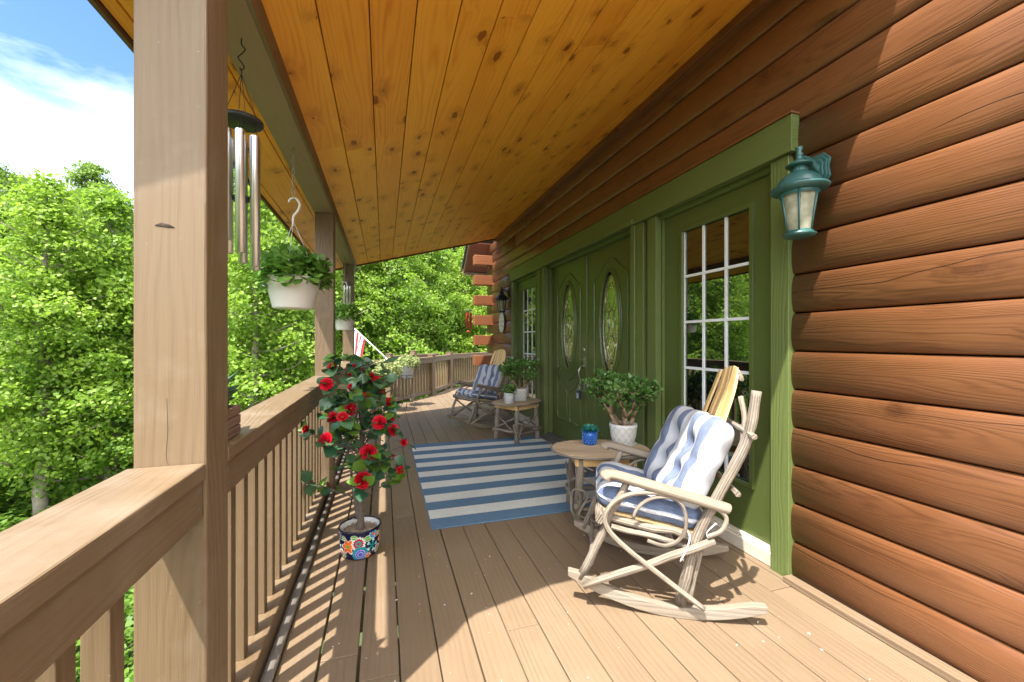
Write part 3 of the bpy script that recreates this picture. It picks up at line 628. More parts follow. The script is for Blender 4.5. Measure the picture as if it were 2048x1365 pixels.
        mb.obox((-0.005, ye, 0.75), (X, Y, Z), (0.012, 0.03, 0.06), 2); pt(mb, 'door_handle', 'nickel', bevel=0.002)
    return e
entry_door(3.545, False, 'right leaf of the double door'); entry_door(4.49, True, 'left leaf of the double door with the lever handle')
for nm in ('entry_door', 'entry_door.001'):
    pass
mb = MB(); mb.box(2.095, 2.125, 3.998, 4.034, 0.05, 2.19, 2, 0.5); hp(mb.build('astragal', 'greendoor', bevel=0.004))
mb = MB(); mb.box(1.955, 2.14, 3.06, 5.01, 0.003, 0.028, 1, 0.5); mb.box(2.04, 2.14, 3.06, 5.01, 0.0285, 0.05, 1, 0.5); hp(mb.build('threshold', 'alu', bevel=0.004))

# lockbox hanging on the door handle
lk = empty('key_lockbox', (2.015, 4.08, 0.70)); tag(lk, 'small dark key lockbox hanging from the front door handle', 'lockbox')
lk.location = (2.035, 4.065, 0.665)
mb = MB(); mb.obox((0, 0, 0), (X, Y, Z), (0.034, 0.06, 0.095), 2); mb.build('lockbox_case', 'lockbox', lk, bevel=0.008)
mb = MB(); mb.obox((-0.018, 0, -0.012), (X, Y, Z), (0.006, 0.046, 0.06), 2); mb.build('key_panel', 'key_panel', lk, bevel=0.003)
mb = MB(); mb.tube(catmull([(0, -0.018, 0.04), (0, -0.018, 0.075), (0, 0, 0.10), (0, 0.018, 0.075), (0, 0.018, 0.04)], 5), 0.004, 8); mb.build('shackle', 'nickel', lk)

# ================================================================== PORCH ROOF
roof = empty('porch_roof', (0.7, 3.5, 2.4)); tag(roof, 'sloping porch roof with a knotty pine ceiling over the deck', 'roof')
def rp_(o): o.parent = roof; o.matrix_parent_inverse = Matrix.Translation((-0.7, -3.5, -2.4)); return o
def zc(x): return 2.511 + 0.333 * x
NE = [(-0.95, 0.915), (-0.62, 0.925), (-0.5, 1.06), (-0.1, 1.13), (2.2, 1.00)]
def yn(x):
    for (a, ya), (b, yb) in zip(NE[:-1], NE[1:]):
        if x <= b: return ya + (yb - ya) * (x - a) / (b - a)
    return NE[-1][1]
def yf(x): return 6.5 + (x + 0.41) * 0.394
mb = MB(); xs = [-0.405 + 0.176 * k for k in range(-3, 15)]; xs[0] = -0.797; xs[-1] = 2.06
for a, c in zip(xs[:-1], xs[1:]):
    a2, c2 = a + 0.0022, c - 0.0022; y0 = max(yn(a), yn(c)); ye = min(yf(a), yf(c))
    cuts = []; yy = y0 + rnd.uniform(0.5, 3.0)
    while yy < ye - 0.4: cuts.append(yy); yy += rnd.uniform(1.5, 3.2)
    st = [(yn(a2), yn(c2))] + [(q, q) for q in cuts]; en = [(q - 0.002, q - 0.002) for q in cuts] + [(yf(a2), yf(c2))]
    for (sa, sb), (ea, eb) in zip(st, en):
        quad_prism(mb, [(a2, sa, zc(a2)), (c2, sb, zc(c2)), (c2, eb, zc(c2)), (a2, ea, zc(a2))], (0, 0, 0.016))
rp_(mb.build('ceiling', 'pine', bevel=0.0022, seg=1))
mb = MB(); xl = [-0.810, -0.62, -0.5, -0.1, 1.0, 2.06]
for a, c in zip(xl[:-1], xl[1:]):
    quad_prism(mb, [(a, yn(a) - 0.02, zc(a) + 0.018), (c, yn(c) - 0.02, zc(c) + 0.018), (c, yf(c) + 0.04, zc(c) + 0.018), (a, yf(a) + 0.04, zc(a) + 0.018)], (0, 0, 0.15), tone=0.4)
rp_(mb.build('shingle_roof', 'shingle'))
mb = MB()
for a, c in zip(xl[:-1], xl[1:]):
    for fn, s in ((yf, 1), (yn, -1)):
        ya, yb = fn(a) + (0.0 if s > 0 else -0.02), fn(c) + (0.0 if s > 0 else -0.02)
        quad_prism(mb, [(a, ya, zc(a) - 0.022), (c, yb, zc(c) - 0.022), (c, yb + 0.02, zc(c) - 0.022), (a, ya + 0.02, zc(a) - 0.022)], (0, 0, 0.17), u_axis=0, v_axis=2, tone=0.4)
rp_(mb.build('end_fascia', 'fascia'))
mb = MB(); quad_prism(mb, [(-0.814, yn(-0.82), 2.229), (-0.7985, yn(-0.80), 2.229), (-0.7985, yf(-0.80), 2.229), (-0.814, yf(-0.82), 2.229)], (0, 0, 0.17), tone=0.5)
rp_(mb.build('eave_fascia', 'fascia'))
mb = MB(); mb.box(-0.541, -0.401, 1.10, 6.44, 2.29, 2.40, 1, 0.5); rp_(mb.build('beam', 'greybeam', bevel=0.004))
mb = MB(); mb.box(-0.400, -0.388, 1.12, 6.46, 2.288, 2.379, 1, 0.2); rp_(mb.build('beam_side_board', 'paint_wood'))

# ================================================================== POSTS AND RAILINGS
def post(x0, y0, w, z1, label, name='porch_post', z0=-0.30, grp='porch posts holding the roof beam'):
    mb = MB(); mb.obox((x0 + w / 2, y0 + w / 2, (z0 + z1) / 2), (X, Y, Z), (w, w, z1 - z0), 2, tone=0.3 + 0.4 * rnd.random())
    o = mb.build(name, 'paint_wood', bevel=0.005); tag(o, label, 'post', grp); return o
p1 = post(-0.533, 1.12, 0.140, 2.289, 'nearest big square porch post, in front of the large wind chime')
post(-0.533, 3.63, 0.140, 2.289, 'middle porch post beside the first hanging white planter')
post(-0.533, 5.98, 0.140, 2.289, 'farthest porch post, behind the second hanging white planter')
# knot hole and crack in the nearest post
mb = MB(); mb.tube([(-0.492, 1.1192, 1.510), (-0.480, 1.1190, 1.513), (-0.466, 1.1190, 1.511), (-0.455, 1.1192, 1.508)], [0.001, 0.0045, 0.004, 0.0008], 8, flat=((0, 1, 0), 0.2))
k = mb.build('knot_hole', 'darksoil', p1)
mb = MB(); mb.tube(catmull([(-0.470, 1.1197, 1.12), (-0.468, 1.1196, 1.05), (-0.471, 1.1197, 0.99), (-0.467, 1.1198, 0.97)], 4), 0.0004, 5); mb.build('drying_crack', 'darksoil', p1)

BAL = {}
def railing(p, q, label, zt=0.968, group='deck railing sections', sp=0.130, low=(0.002, 0.112), phase=0.5, base=False, bw=0.044):
    """inner face on the left of p->q"""
    p = Vector((*p, 0)); q = Vector((*q, 0)); d = q - p; Ln = d.length; a = math.atan2(d.y, d.x)
    e = empty('deck_railing', p, a); tag(e, label, 'railing', group)
    W = 0.150
    mb = MB(); mb.obox((Ln / 2, -W / 2, zt - 0.019), (X, Y, Z), (Ln, W, 0.038), 0); mb.build('cap_rail', 'paint_wood', e, bevel=0.004)
    mb = MB(); mb.obox((Ln / 2, -0.026, zt - 0.0835), (X, Y, Z), (Ln, 0.038, 0.089), 0); mb.build('upper_rail', 'paint_wood', e, bevel=0.003)
    mb = MB(); mb.obox((Ln / 2, -0.089, sum(low) / 2), (X, Y, Z), (Ln, 0.102, low[1] - low[0]), 0); mb.build('lower_rail', 'paint_wood', e, bevel=0.006)
    if base:
        mb = MB(); mb.tube([(0, -0.0135, 0.022), (Ln / 2, -0.0125, 0.022), (Ln, -0.0135, 0.022)], 0.0215, 14, flat=((0, 1, 0), 0.95)); mb.build('bottom_pole', 'greywood', e)
    for sx in (0.022, Ln - 0.022):
        for sz in (zt - 0.065, zt - 0.10):
            mb = MB(); mb.tube([(sx, -0.0085, sz), (sx, -0.0062, sz)], 0.0042, 8); mb.build('screw_head', 'greywood', e)
    n = int((Ln - 0.06) / sp); s0 = (Ln - (n - 1) * sp) / 2 if phase is None else phase
    key = round(zt, 3), low[1]
    xs = []; xx = s0
    while xx < Ln - bw / 2 - 0.01: xs.append(xx); xx += sp
    for i, xx in enumerate(xs):
        if key not in BAL:
            mb = MB(); mb.obox((0, 0, (low[1] + zt - 0.06) / 2), (X, Y, Z), (bw, bw, zt - 0.06 - low[1]), 2, tone=0.5); o = mb.build('baluster', 'paint_wood', e, bevel=0.002); BAL[key] = o
        else:
            o = BAL[key].copy(); COL.objects.link(o); o.parent = e
        o.location = (xx, -0.105, 0)
    return e
railing((-0.393, 1.118), (-0.393, -1.5), 'near railing section running from the nearest post toward the viewer', phase=0.165, base=True)
railing((-0.393, 3.628), (-0.393, 1.262), 'railing section between the nearest and middle porch posts', phase=0.105, base=True)
railing((-0.393, 5.978), (-0.393, 3.772), 'railing section between the middle and farthest porch posts, behind the camellia', phase=0.10, base=True)
railing((-0.393, 8.16), (-0.393, 6.122), 'railing section just past the farthest porch post', phase=0.10, base=True)
def vec2(a, b): v = Vector(b) - Vector(a); return v.normalized()
A_, F_, D_, E_, R_ = (-0.46, 8.19), (0.10, 8.30), (1.045, 9.56), (1.65, 10.83), (3.35, 12.90)
def npost(x, y, label, zt=0.93, w=0.13, rz=0.0):
    mb = MB(); mb.obox((0, 0, (zt - 0.3) / 2), (X, Y, Z), (w, w, zt + 0.3), 2); mb.obox((0, 0, zt + 0.009), (X, Y, Z), (w + 0.012, w + 0.012, 0.018), 0)
    o = mb.build('newel_post', 'paint_wood', bevel=0.006); o.location = (x, y, 0); o.rotation_euler = (0, 0, rz); tag(o, label, 'post', 'short posts of the far railing'); return o
npost(*A_, 'short railing post where the long porch railing ends, left of the far plants')
npost(*D_, 'short railing post right of the plant stands, at the end of their railing', rz=0.9)
npost(*E_, 'short railing post in the middle of the far deck corner', 0.945, 0.15, rz=0.9)
npost(*R_, 'short railing post beyond the log ends', 0.945, rz=0.9)
def rs(a, b, label, **k):
    u = vec2(a, b); nrm = Vector((-u.y, u.x)) ; a2 = Vector(a) + u * 0.072 + nrm * 0.07; b2 = Vector(b) - u * 0.072 + nrm * 0.07
    return railing(tuple(a2), tuple(b2), label, **k)
rs(F_, A_, 'short far railing section left of the plant stands', zt=0.885, low=(0.05, 0.12), phase=0.08)
rs(D_, F_, 'far railing section running behind the two plant stands', zt=0.885, low=(0.05, 0.12), phase=0.08, sp=0.118)
rs(E_, D_, 'short railing section with green showing through, between two short posts', zt=0.895, low=(0.05, 0.13), phase=0.10, sp=0.20)
rs(R_, E_, 'farthest railing section running behind the log ends', zt=0.905, low=(0.05, 0.13), phase=0.10, sp=0.130)
B_, C_, G_ = (0.12, 9.87), (0.73, 10.98), (1.50, 11.9)
npost(*B_, 'short post rising behind the variegated plants, the left one of two', 0.95, rz=1.0); npost(*C_, 'short post rising behind the variegated plants, the right one of two', 0.985, rz=1.0)
rs(C_, B_, 'stair railing section behind the variegated plants', zt=0.90, low=(0.05, 0.13), phase=0.1, sp=0.2)
rs(G_, C_, 'outer stair railing behind the far posts', zt=0.90, low=(0.05, 0.13), phase=0.1, sp=0.2)
#@@OBJECTS
# ================================================================== PROPS
def dirv(a): return Vector((math.cos(a), math.sin(a), 0))
# ---- rug
rg = empty('striped_rug', (1.115, 3.89, 0)); tag(rg, 'flat woven rug with wide slate blue and cream stripes on the deck', 'rug')
mb = MB(); NX, NY = 12, 2; x0, x1, y0, y1 = 0.305, 1.925, 2.745, 5.03; st = 15; nn = st * 4
bnd = [y0 + (y1 - y0) * k / nn for k in range(nn + 1)]
b0 = len(mb.V)
def rz_(x, y): return 0.0085 + 0.0012 * math.sin(y * 5.1 + x * 2.2)
for iy, yy in enumerate(bnd):
    for ix in range(NX + 1): xx = x0 + (x1 - x0) * ix / NX; mb.V.append((xx, yy, rz_(xx, yy)))
for iy in range(nn):
    for ix in range(NX):
        a = b0 + iy * (NX + 1) + ix
        xa, xb = x0 + (x1 - x0) * ix / NX, x0 + (x1 - x0) * (ix + 1) / NX
        mb.mi = 0 if (iy // 4) % 2 == 0 else 1
        mb.face([a, a + 1, a + NX + 2, a + NX + 1], [(xa, bnd[iy]), (xb, bnd[iy]), (xb, bnd[iy + 1]), (xa, bnd[iy + 1])], 0.5)
def rugmat(name, c):
    b = NB(name); u, v = b.uv()
    n = b.noise(b.vec(b.math('MULTIPLY', u, 420.0), b.math('MULTIPLY', v, 26.0)), 1.0, 2.0, 0.6); n2 = b.noise(b.vec(b.math('MULTIPLY', u, 2.0), b.math('MULTIPLY', v, 2.0)), 1.0, 4.0, 0.6)
    f = b.math('ADD', b.ramp(n, 0.3, 0.7, 0, 0.7), b.ramp(n2, 0.3, 0.7, 0, 0.3))
    return b.pbr(b.mix(f, tuple(x * 0.72 for x in c), tuple(min(1, x * 1.2) for x in c)), 0.95, b.bump(n, 0.5, 0.003), Specular_IOR_Level=0.1)
M['rugblue'] = rugmat('rug_blue_weave', (0.120, 0.205, 0.300)); M['rugcream'] = rugmat('rug_cream_weave', (0.66, 0.67, 0.62))
mb.build('woven_field', ['rugblue', 'rugcream'], rg).matrix_parent_inverse = Matrix.Translation((-1.115, -3.89, 0))
mb = MB(); mb.tube([(x0, y0, 0.004), (x1, y0, 0.004), (x1, y1, 0.004), (x0, y1, 0.004)], 0.006, 6, closed=True)
mb.build('bound_edge', 'rugblue', rg).matrix_parent_inverse = Matrix.Translation((-1.115, -3.89, 0))

# ---- rustic rocking chair (local: +x front, +y = its left side)
def stick(mb, a, b, r0, r1=None, n=9, bend=0.006, k=6):
    r1 = r0 if r1 is None else r1; r0 *= 0.88; r1 *= 0.88; a = Vector(a); b = Vector(b); P = []
    for i in range(k + 1):
        t = i / k; p = a.lerp(b, t)
        if 0 < i < k: p += Vector((rnd.uniform(-bend, bend), rnd.uniform(-bend, bend), rnd.uniform(-bend, bend)))
        P.append(p)
    rr = [(r0 + (r1 - r0) * i / k) * (1 + rnd.uniform(-0.07, 0.07)) for i in range(k + 1)]
    mb.tube(P, rr, n, jitter=0.05)
def make_chair():
    e = empty('rocking_chair')
    for s in (1, -1):
        y = 0.27 * s
        def B(nm, mat, f, **k): mb = MB(); f(mb); return mb.build(nm, mat, e, **k)
        # rocker: curved sawn board
        def rk(mb):
            top = []; bot = []
            for i in range(17):
                t = -0.42 + 0.86 * i / 16; u = (t + 0.06)
                zb = 0.47 * u * u * 1.15; th = 0.052 * (1 - 0.55 * max(0, (abs(t - 0.01) - 0.34) / 0.1) ** 2)
                bot.append((t, zb)); top.append((t, zb + max(0.02, th)))
            pr = bot + top[::-1]; b = len(mb.V); n = len(pr)
            for dy in (-0.017, 0.017):
                for (px, pz) in pr: mb.V.append((px, y + dy, pz))
            ou = rnd.uniform(0, 20)
            for k in range(16):
                for off, flip in ((0, 0), (n, 1)):
                    q = [off + k, off + k + 1, off + n - 2 - k, off + n - 1 - k]
                    if flip: q = q[::-1]
                    mb.face([b + j for j in q], [(pr[j % n][0] + ou, pr[j % n][1]) for j in q], 0.6)
            for k in range(n):
                k2 = (k + 1) % n; mb.face([b + k, b + n + k, b + n + k2, b + k2], [(pr[k][0] + ou, 1), (pr[k][0] + ou, 1.034), (pr[k2][0] + ou, 1.034), (pr[k2][0] + ou, 1)], 0.7)
        B('rocker', 'rocker', rk, bevel=0.004)
        B('front_leg', 'stick', lambda mb: stick(mb, (0.385, y, 0.125), (0.165, y, 0.60), 0.023, 0.019))
        def bp(mb):
            P = catmull([(-0.065, y, 0.06), (-0.125, y, 0.33), (-0.205, y, 0.52), (-0.315, y, 0.75), (-0.36, y * 0.97, 0.88), (-0.385, y * 0.94, 1.03)], 4)
            mb.tube(P, [0.0265 - 0.006 * i / len(P) + rnd.uniform(-0.001, 0.001) for i in range(len(P))], 10, jitter=0.05)
        B('back_post', 'stick', bp)
        B('side_brace', 'stick', lambda mb: stick(mb, (0.365, y + s * 0.03, 0.105), (-0.20, y + s * 0.035, 0.375), 0.019, 0.020, bend=0.008))
        def loop(mb):
            P = catmull([(-0.155, y + s * 0.045, 0.075), (0.02, y + s * 0.05, 0.20), (0.20, y + s * 0.045, 0.33), (0.268, y + s * 0.035, 0.42), (0.225, y + s * 0.03, 0.51), (0.12, y + s * 0.03, 0.558), (-0.06, y + s * 0.03, 0.560), (-0.18, y + s * 0.035, 0.530), (-0.245, y + s * 0.04, 0.485), (-0.225, y + s * 0.045, 0.425), (-0.17, y + s * 0.045, 0.395)], 5)
            mb.tube(P, [0.0122 - 0.003 * i / len(P) for i in range(len(P))], 8, jitter=0.05)
        B('bentwood_loop', 'stick', loop)
        def hoop(mb):
            P = catmull([(0.13, y + s * 0.022, 0.30), (0.145, y + s * 0.03, 0.42), (0.115, y + s * 0.03, 0.50), (0.04, y + s * 0.03, 0.545), (-0.05, y + s * 0.03, 0.535), (-0.085, y + s * 0.03, 0.46), (-0.065, y + s * 0.03, 0.375), (0.0, y + s * 0.03, 0.33), (0.08, y + s * 0.03, 0.345)], 5)
            mb.tube(P[6:], 0.0082, 7, jitter=0.05)
        B('bentwood_hoop', 'stick', hoop)
        def arm(mb):
            P = catmull([(0.268, y * 1.02, 0.610), (0.235, y * 1.03, 0.628), (0.12, y * 1.04, 0.603), (0.0, y * 1.05, 0.575), (-0.12, y * 1.06, 0.548), (-0.235, y * 1.08, 0.520), (-0.262, y * 1.08, 0.513)], 4)
            n = len(P); rr = [0.030 + 0.016 * (1 - min(1, abs(i / n - 0.06) / 0.12)) if i / n < 0.2 else 0.036 - 0.008 * abs(i / n - 0.5) for i in range(n)]; rr[0] = 0.022; rr[-1] = 0.022
            mb.tube(P, rr, 12, flat=((0.2, 0, 1), 0.62))
        B('arm_rest', 'rocker', arm)
        B('seat_side_rail', 'stick', lambda mb: stick(mb, (0.285, y * 0.92, 0.425), (-0.19, y * 0.92, 0.345), 0.022, 0.020))
        B('seat_side_rail', 'stick', lambda mb: stick(mb, (0.24, y * 1.02, 0.385), (-0.16, y * 1.02, 0.315), 0.014, 0.013))
    def B(nm, mat, f, **k): mb = MB(); f(mb); return mb.build(nm, mat, e, **k)
    B('seat_front_rail', 'stick', lambda mb: stick(mb, (0.288, -0.30, 0.425), (0.288, 0.30, 0.425), 0.031, 0.029, 12))
    B('seat_back_rail', 'stick', lambda mb: stick(mb, (-0.19, -0.25, 0.345), (-0.19, 0.25, 0.345), 0.02, 0.02))
    B('stretcher', 'stick', lambda mb: stick(mb, (0.33, -0.27, 0.20), (0.33, 0.27, 0.20), 0.013, 0.012))
    B('stretcher', 'stick', lambda mb: stick(mb, (-0.10, -0.27, 0.22), (-0.10, 0.27, 0.22), 0.013, 0.012))
    B('cross_stick', 'stick', lambda mb: stick(mb, (0.345, -0.26, 0.18), (0.25, 0.26, 0.38), 0.011, 0.010))
    B('cross_stick', 'stick', lambda mb: stick(mb, (-0.10, 0.28, 0.08), (-0.19, 0.24, 0.40), 0.014, 0.012))
    for k in range(9):
        yy = -0.22 + 0.055 * k
        def sl(mb): mb.obox((0.045, yy, 0.402), ((0.986, 0, 0.166), Y, (-0.166, 0, 0.986)), (0.50, 0.042, 0.012), 0)
        B('seat_slat', 'slat', sl, bevel=0.003)
    # fan of back slats: broad low, narrow at the top
    for k in range(7):
        f = (k - 3) / 3.0; h = 1.125 - 0.030 * f * f
        def bs(mb):
            P = catmull([(-0.150, f * 0.155, 0.40), (-0.235, f * 0.165, 0.62), (-0.295, f * 0.165, 0.85), (-0.345, f * 0.150, 1.00), (-0.372, f * 0.128, h)], 3)
            n = len(P); b = len(mb.V); ou, ov = rnd.uniform(0, 20), rnd.uniform(0, 20); t_ = rnd.random()
            for i, p in enumerate(P):
                w = 0.0245 * (1 - 0.22 * i / n)
                if i == n - 1: w *= 0.8
                for dx, dy in ((0.0055, -w), (0.0055, w), (-0.0055, w), (-0.0055, -w)): mb.V.append((p.x + dx - abs(f) ** 2 * -0.028, p.y + dy, p.z + dx * 0.3))
            for i in range(n - 1):
                for q in range(4):
                    q2 = (q + 1) % 4; u0, u1 = P[i].z + ou, P[i + 1].z + ou; v0 = ov + q * 0.05
                    mb.face([b + i * 4 + q, b + i * 4 + q2, b + (i + 1) * 4 + q2, b + (i + 1) * 4 + q], [(u0, v0), (u0, v0 + 0.05), (u1, v0 + 0.05), (u1, v0)], t_)
            mb.face([b + (n - 1) * 4 + q for q in range(4)], [(0, 0)] * 4, t_)
        B('back_slat', 'slat', bs, bevel=0.002)
    B('back_crossbar', 'stick', lambda mb: mb.tube(catmull([(-0.355, -0.29, 0.83), (-0.325, -0.10, 0.86), (-0.325, 0.10, 0.86), (-0.355, 0.32, 0.84)], 4), 0.0125, 8, jitter=0.05))
    B('back_crossbar', 'stick', lambda mb: mb.tube(catmull([(-0.29, -0.29, 0.58), (-0.285, 0.0, 0.585), (-0.29, 0.32, 0.59)], 4), 0.0125, 8, jitter=0.05))
    B('top_crossbar', 'stick', lambda mb: mb.tube(catmull([(-0.350, -0.165, 1.07), (-0.374, -0.05, 1.10), (-0.374, 0.05, 1.10), (-0.350, 0.175, 1.075)], 4), 0.011, 8, jitter=0.05))
    for s in (1, -1):
        B('back_bow', 'stick', lambda mb: mb.tube(catmull([(-0.335, s * 0.235, 0.80), (-0.355, s * 0.20, 0.90), (-0.352, s * 0.155, 0.99)], 4), 0.0125, 8, jitter=0.05))
    return e
chair = make_chair(); chair.location = (1.356, 1.815, 0); chair.rotation_euler = (0, 0, R(151))
tag(chair, 'sunlit grey bentwood rocking chair nearest the viewer, by the glazed door', 'rocking chair', 'rustic rocking chairs')
chair2 = copy_tree(chair); chair2.location = (1.38, 5.95, 0); chair2.rotation_euler = (0, 0, R(200))
tag(chair2, 'shaded brown bentwood rocking chair at the far end of the porch beside the log ends')

def cushion(name, w, l, th, lx, nv=44, nu=40, tufts=((0.33, 0.33), (0.66, 0.33), (0.33, 0.66), (0.66, 0.66)), curve=0.0, seed=1):
    """pillow: local x along l, y along w, z thickness; stripes follow y"""
    rr = random.Random(seed); mb = MB(); P = {}
    def hgt(u, v):
        e = (1 - abs(2 * u - 1) ** 5) * (1 - abs(2 * v - 1) ** 5); h = max(e, 0) ** 0.42
        d = 1.0
        for tu, tv in tufts:
            q = ((u - tu) * l) ** 2 + ((v - tv) * w) ** 2; d *= 1 - 0.62 * math.exp(-q / 0.0019) - 0.22 * math.exp(-q / 0.010)
        cr = 1 - 0.16 * math.exp(-((u - 0.5) * l / 0.028) ** 2) - 0.08 * math.exp(-((v - 0.5) * w / 0.03) ** 2)
        wv = 1 + 0.05 * math.sin(u * 19 + seed) * math.sin(v * 15 + 1.7 * seed)
        return h * d * cr * wv
    for side in (1, -1):
        b = len(mb.V)
        for i in range(nu + 1):
            for j in range(nv + 1):
                u, v = i / nu, j / nv; U_, V_ = 2 * u - 1, 2 * v - 1
                rn = 1 - 0.035 * (abs(U_) ** 6 * abs(V_) ** 6) * 3
                pinch = 1 - 0.025 * math.cos(v * 2 * math.pi * 3) * abs(U_) ** 4; pin2 = 1 - 0.025 * math.cos(u * 2 * math.pi * 3) * abs(V_) ** 4
                x = U_ * l / 2 * rn * pinch; y = V_ * w / 2 * rn * pin2; z = side * th / 2 * hgt(u, v) + curve * (x * x) * 4
                mb.V.append((x, y, z))
        for i in range(nu):
            for j in range(nv):
                a = b + i * (nv + 1) + j; q = [a, a + nv + 1, a + nv + 2, a + 1]; uvs = [(i / nu * l, j / nv * w), ((i + 1) / nu * l, j / nv * w), ((i + 1) / nu * l, (j + 1) / nv * w), (i / nu * l, (j + 1) / nv * w)]
                if side < 0: q = q[::-1]; uvs = uvs[::-1]
                mb.face(q, uvs, 0.5, True)
    return mb
# weld the two shells by a merge so shading stays smooth on the seam
def place_local(o, chair_e, loc, rot):
    """world placement of a free object expressed in the frame of a chair"""
    mw = Matrix.Translation(chair_e.location) @ Matrix.Rotation(chair_e.rotation_euler.z, 4, 'Z') @ Matrix.Translation(loc) @ rot
    o.matrix_world = mw
seat_rot = Matrix.Rotation(R(-10), 4, 'Y')
back_rot = Matrix.Rotation(R(14), 4, 'Z') @ Matrix.Rotation(R(-117), 4, 'Y')
for ch, la, lb in ((chair, 'striped seat cushion on the sunlit near rocking chair', 'striped tufted back cushion propped against the near rocking chair slats'),
                   (chair2, 'striped seat cushion on the shaded far rocking chair', 'striped tufted back cushion on the shaded far rocking chair')):
    if ch is chair:
        sc_ = cushion('c', 0.53, 0.50, 0.135, 0, seed=2).build('seat_cushion', 'cushion'); bc_ = cushion('c', 0.50, 0.47, 0.175, 0, tufts=((0.30, 0.33), (0.30, 0.67), (0.62, 0.33), (0.62, 0.67)), seed=5).build('back_cushion', 'cushion2')
        mb = MB()
        for s in (1, -1):
            mb.tube(catmull([(-0.25, s * 0.20, 0.0), (-0.28, s * 0.26, 0.01), (-0.26, s * 0.31, 0.03), (-0.24, s * 0.29, -0.03), (-0.27, s * 0.295, -0.06)], 5), 0.003, 6)
        t1 = mb.build('tie_string', 'tie', sc_)
        mb = MB(); mb.tube(catmull([(-0.26, 0.22, 0.0), (-0.29, 0.26, 0.02), (-0.31, 0.29, 0.03), (-0.36, 0.30, 0.035), (-0.42, 0.305, 0.03)], 5), 0.003, 6); t2 = mb.build('tie_string', 'tie', bc_)
        mb = MB(); edge = [(0.25 * math.copysign(abs(math.cos(a)) ** 0.35, math.cos(a)), 0.265 * math.copysign(abs(math.sin(a)) ** 0.35, math.sin(a)), 0) for a in [2 * math.pi * k / 60 for k in range(60)]]
        mb.tube(edge, 0.0045, 6, closed=True); pp = mb.build('piping', 'tie', sc_)
        c1, c2 = sc_, bc_
    else: c1, c2 = copy_tree(sc_), copy_tree(bc_)
    place_local(c1, ch, (0.06, 0, 0.465), seat_rot); place_local(c2, ch, (-0.138, 0.0, 0.672), back_rot)
    tag(c1, la, 'cushion', 'striped seat cushions'); tag(c2, lb, 'cushion', 'striped back cushions')

# ---- rustic side table
def make_table():
    e = empty('side_table')
    def B(nm, mat, f, **k): mb = MB(); f(mb); return mb.build(nm, mat, e, **k)
    a, b_ = 0.345, 0.255; nsl = 13
    def top(mb):
        for k in range(nsl):
            y0 = -b_ + 2 * b_ * k / nsl + 0.001; y1 = -b_ + 2 * b_ * (k + 1) / nsl - 0.001
            ym = max(abs(y0), abs(y1)); hx = a * math.sqrt(max(0.04, 1 - (ym / b_) ** 2.4)); hz = 0.463 + rnd.uniform(-0.001, 0.001)
            h0 = a * math.sqrt(max(0.02, 1 - (abs(y0) / b_) ** 2.4)); h1 = a * math.sqrt(max(0.02, 1 - (abs(y1) / b_) ** 2.4))
            quad_prism(mb, [(-h0, y0, hz), (h0, y0, hz), (h1, y1, hz), (-h1, y1, hz)], (0, 0, 0.014), u_axis=0, v_axis=1)
    B('table_top', 'tabletop', top, bevel=0.002)
    def rim(mb):
        P = [(a * 1.01 * math.copysign(abs(math.cos(t)) ** 0.85, math.cos(t)), b_ * 1.01 * math.copysign(abs(math.sin(t)) ** 0.85, math.sin(t)), 0.468) for t in [2 * math.pi * k / 48 for k in range(48)]]
        mb.tube(P, 0.0085, 7, jitter=0.12, closed=True)
    B('twig_rim', 'stick', rim)
    for s in (-1, 1): B('apron', 'slat', lambda mb: mb.obox((0, s * 0.175, 0.427), (X, Y, Z), (0.42, 0.02, 0.062), 0, 0.25), bevel=0.002)
    for s in (-1, 1): B('apron', 'slat', lambda mb: mb.obox((s * 0.20, 0, 0.427), (X, Y, Z), (0.02, 0.33, 0.055), 1, 0.2), bevel=0.002)
    c = [(-0.18, -0.17), (0.18, -0.17), (0.18, 0.17), (-0.18, 0.17)]
    for (x, y) in c: B('leg', 'stick', lambda mb: stick(mb, (x * 1.06, y * 1.06, 0.0), (x * 0.95, y * 0.95, 0.455), 0.034, 0.031, 12, 0.004))
    for i in range(4):
        p, q = Vector((*c[i], 0)), Vector((*c[(i + 1) % 4], 0)); d = (q - p).normalized(); o = Vector((d.y, -d.x, 0)) * 0.03
        B('stretcher', 'stick', lambda mb: stick(mb, p - d * 0.05 + o + Vector((0, 0, 0.115 + 0.02 * (i % 2))), q + d * 0.05 + o + Vector((0, 0, 0.115 + 0.02 * (i % 2))), 0.0165, 0.015, 9))
        B('cross_stick', 'stick', lambda mb: stick(mb, p + o * 1.15 + Vector((0, 0, 0.14)), p.lerp(q, 0.97) + o * 1.15 + Vector((0, 0, 0.31)), 0.0105, 0.009, 8))
        B('cross_stick', 'stick', lambda mb: stick(mb, q + o * 1.6 + Vector((0, 0, 0.14)), p.lerp(q, 0.05) + o * 1.6 + Vector((0, 0, 0.33)), 0.0095, 0.008, 8))
    B('vine_wrap', 'stick', lambda mb: mb.tube(catmull([(-0.20, -0.20, 0.03), (-0.24, -0.215, 0.12), (-0.225, -0.16, 0.22), (-0.17, -0.215, 0.245), (-0.13, -0.20, 0.20), (-0.19, -0.22, 0.09), (-0.15, -0.21, 0.06)], 6), 0.0085, 7, jitter=0.08))
    return e
tb = make_table(); tb.location = (1.495, 2.645, 0); tb.rotation_euler = (0, 0, R(-17))
tag(tb, 'oval twig side table beside the near rocking chair, holding a jade plant and blue pot', 'side table', 'rustic side tables')
tb2 = copy_tree(tb); tb2.location = (1.615, 4.965, 0.009); tb2.rotation_euler = (0, 0, R(29))
tag(tb2, 'oval twig side table at the far end of the rug, holding two patterned pots')

